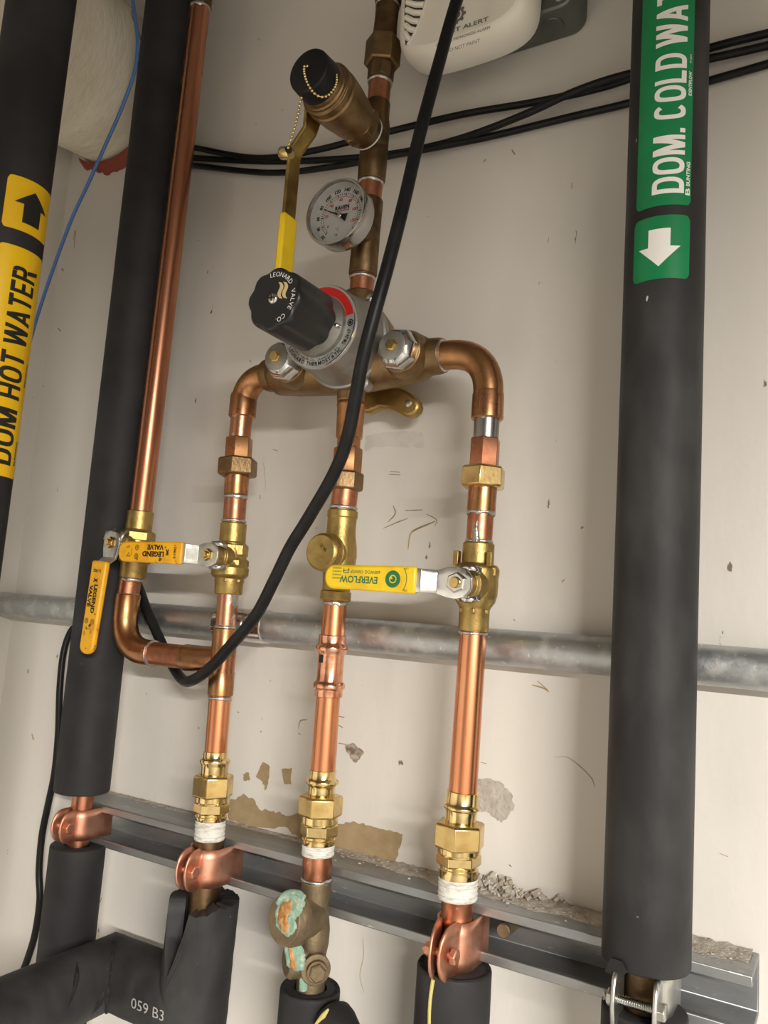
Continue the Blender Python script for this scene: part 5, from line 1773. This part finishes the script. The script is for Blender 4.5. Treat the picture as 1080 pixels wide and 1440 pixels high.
vtube(axM1, 28, 60, 17.2, 'copper_brown', 'union_tail', ut, prof=[(8, 16.6), (30, 16.2), (58, 17.2), (60, 17.2)])
st4 = thing('copper_pipe', 'copper pipe end with solder going up beside the alarm', 'pipe')
vtube(axM1, -60, 14, 15.4, 'copper_brown', parent=st4)
vtube(axM1, -30, 6, 18.4, 'copper_brown', 'coupling', st4, prof=[(-60, 18.2), (4, 18.6), (6, 17)])
solder_ring(axM1, 9, 16.4, st4, 2.2, seed=24, drip=False)

# drain valve with cap and chain, lever down
dv = thing('drain_valve', 'brass drain valve with black cap, bead chain and long yellow-tipped lever', 'valve')
uy = lambda u: ysolve(D0, u)
yb_ = [uy(u) for u in (512, 505, 500, 490, 481, 468, 462, 455, 449, 446, 440)]


def pr_(u, w):
    y = uy(u)
    return (abs(y - D0.y), w * px(Vector((D0.x, y, D0.z))))


mb = MB()
mb.lathe(D0, OUT, [pr_(513, 24), pr_(508, 28), pr_(500, 29), pr_(497, 31), pr_(489, 33.5), pr_(481, 36.5), pr_(471, 39), pr_(466, 39.5), pr_(465, 37), pr_(463, 37), pr_(462, 39.5), pr_(458, 39.5), pr_(457, 36), pr_(455, 36), pr_(454, 34), pr_(450, 33.5), pr_(447, 30)], 48)
hx_o = D0 + OUT * pr_(506, 1)[0]
mb.lathe(hx_o, OUT, [(0, 31.5 * px(hx_o)), (0.0005, 32.5 * px(hx_o)), (0.0085, 32.5 * px(hx_o)), (0.0095, 30 * px(hx_o))], 6, 0.25)
mk('valve_body', mb, 'bronze', dv, sharp=32, bevel=0.0004)
mk('thread_tape', MB().lathe(D0 + OUT * (pr_(515, 1)[0] - 0.003), OUT, [(0, 0.0150), (0.002, 0.0172), (0.0045, 0.0166), (0.007, 0.0176), (0.009, 0.0160)], 34), 'tape_white', dv)
Yc1 = uy(433)
capR = 33.0 * px(Vector((D0.x, Yc1, D0.z)))
cap0 = uy(452)
mk('hose_cap', MB().lathe(Vector((D0.x, cap0, D0.z)), OUT, [(0, capR * 1.02), (0.003, capR * 1.04), (abs(Yc1 - cap0) - 0.002, capR), (abs(Yc1 - cap0) - 0.0006, capR * 0.97), (abs(Yc1 - cap0), capR * 0.92)], 48), 'cap_rubber', dv)
# stem to the left, lever in a plane square to it
ysn = uy(474)
Sx = Vector((D0.x, ysn, D0.z - 0.002))
xl = at(412, 250, ysn).x
xl1 = Sx.x - 0.026
mb = MB().lathe(Sx, -X, [(0, 0.013), (0.020, 0.0125), (0.022, 0.009), (0.026, 0.009)], 24)
mk('stem_boss', mb, 'bronze', dv, bevel=0.0004)
mk('handle_nut', MB().lathe(Vector((xl1 - 0.0012, Sx.y, Sx.z)), -X, [(0, 0.0065), (0.004, 0.0065), (0.005, 0.0055)], 6, 0.2), 'brass', dv)
zk = lambda v, u: at(u, v, ysn).z
jx = 0.017
rows = []
lev = [(0.012, 0, 0.006), (0.006, 0, 0.0100), (0, 0, 0.0110), (-0.008, 0, 0.0105), (-0.020, -0.002, 0.0085), (-0.034, -jx * 0.85, 0.0080), (-0.040, -jx, 0.0080), (-0.080, -jx, 0.0080), (-0.140, -jx, 0.0078)]
for dz, dx_, w in lev:
    rows.append([Vector((xl1 + dx_, Sx.y + w * f, Sx.z + dz)) for f in (-1, -0.5, 0, 0.5, 1)])
mk('lever_plate', MB().grid(rows), 'lever_brass', dv, solid=0.0034, sharp=50, bevel=0.0005)
z0_, z1_ = None, None
for k in range(400):
    z = Sx.z - 0.0005 * k
    vv = proj(Vector((xl1 - jx, Sx.y, z)))[1]
    if z0_ is None and vv > 304:
        z0_ = z
    if z1_ is None and vv > 402:
        z1_ = z
mb = MB()
ol = [(-0.0098, z0_), (0.0098, z0_)] + [(0.0098 * math.cos(math.radians(-180 * k / 12)), z1_ + 0.006 + 0.006 * math.sin(math.radians(-180 * k / 12))) for k in range(13)]
mk('grip_sleeve', MB().prism(ol, Vector((xl1 - jx - 0.0034, Sx.y, 0)), Yv, Z, X, 0.0068), 'yellow_vinyl', dv, bevel=0.002)
# chain clip on the lever
clz = Sx.z - 0.040
clp = Vector((xl1 - jx, Sx.y - 0.010, clz))
pc_ = at(405, 216, Sx.y - 0.010)
clp.z = pc_.z
mk('chain_clip', MB().lathe(clp + X * 0.004, -X + Z * 0.2, [(0, 0.0055), (0.0012, 0.0058), (0.0100, 0.0058), (0.0112, 0.0050)], 18), 'brass_bright', dv)
mk('clip_eye', MB().lathe(clp + X * 0.005 + Z * -0.0005 + OUT * 0.004, (OUT + X * 0.4), [(0, 0.0030), (0.0032, 0.0030)], 14), 'black_print', dv)
z4 = lambda x, y: (400 + x / 6.75, 40 + y / 6.75)
ch1 = [(218, 358), (195, 352), (188, 380), (192, 430), (205, 480), (225, 530), (255, 580), (290, 620), (335, 645), (380, 648), (420, 630), (450, 600), (475, 565), (490, 530), (497, 490), (495, 450), (487, 408)]
yv_ = [-0.002, -0.003, -0.004, -0.006, -0.007, -0.007, -0.006, -0.004, -0.001, 0.002, 0.005, 0.007, 0.009, 0.011, 0.013, 0.015, 0.018]
pts1 = [at(*z4(*c), Yc1 + y * 0.9) for c, y in zip(ch1, yv_)]
ch2 = [(168, 620), (165, 645), (150, 700), (140, 755), (130, 810), (118, 860), (104, 912), (92, 960), (78, 1005), (64, 1050), (48, 1090), (35, 1135)]
pts2 = [at(*z4(*c), Yc1 + 0.004 + 0.0002 * k) for k, c in enumerate(ch2)]
mb = MB()
for pts in (pts1, pts2):
    sp = spline(pts, 12)
    acc = 0.0
    mb.tube(sp, 0.00035, 6)
    mb.sphere(sp[0], 0.0013, 10, 6)
    for a, b in zip(sp, sp[1:]):
        acc += (b - a).length
        if acc > 0.0031:
            acc = 0
            mb.sphere(b, 0.0013, 10, 6)
mk('bead_chain', mb, 'brass_bright', dv, sharp=80)

# ================================================================== loose cords
cord = mk('power_cord', MB().tube(spline([at(*p) for p in [
    (668, -70, -.10), (641, 5, -.11), (617, 90, -.125), (590, 190, -.14), (568, 285, -.155), (545, 375, -.165), (527, 440, -.168), (509, 510, -.165), (490, 610, -.15), (470, 665, -.14), (434, 728, -.13), (408, 770, -.125),
    (386, 815, -.120), (360, 865, -.112), (325, 907, -.102), (298, 937, -.094), (272, 956, -.080), (257, 956, -.060), (241, 933, -.043), (222, 893, -.041), (206, 857, -.041), (197, 832, -.034), (188, 808, -.018), (178, 770, -.010), (168, 700, -.008)]], 8), 0.0053, 16), 'rubber')
tag(cord, 'thick black cord hanging loosely in front of the mixing valve', 'cord')
cord2 = mk('black_cable', MB().tube(spline([at(*p) for p in [(122, 874, -.006), (112, 878, -.007), (99, 889, -.010), (89, 920, -.014), (84, 970, -.018), (82, 1030, -.016), (77, 1085, -.016), (68, 1130, -.016), (59, 1175, -.016), (55, 1225, -.016), (56, 1265, -.016), (50, 1310, -.016), (40, 1345, -.016), (20, 1400, -.016), (5, 1450, -.014)]], 8), 0.0039, 14), 'rubber')
tag(cord2, 'thin black cable drooping down the wall from behind the conduit', 'cable')
bw = mk('blue_wire', MB().tube(spline([at(*p) for p in [(180, -40, -.128), (188, 10, -.130), (193, 50, -.130), (192, 85, -.130), (185, 115, -.130), (170, 155, -.128), (150, 200, -.124), (124, 258, -.118), (100, 310, -.112), (74, 380, -.106), (54, 440, -.100), (38, 495, -.094), (18, 560, -.088), (0, 640, -.080)]], 8), 0.0020, 10), 'blue_wire')
tag(bw, 'thin blue wire slanting down from in front of the white lagged pipe', 'wire')

settle()
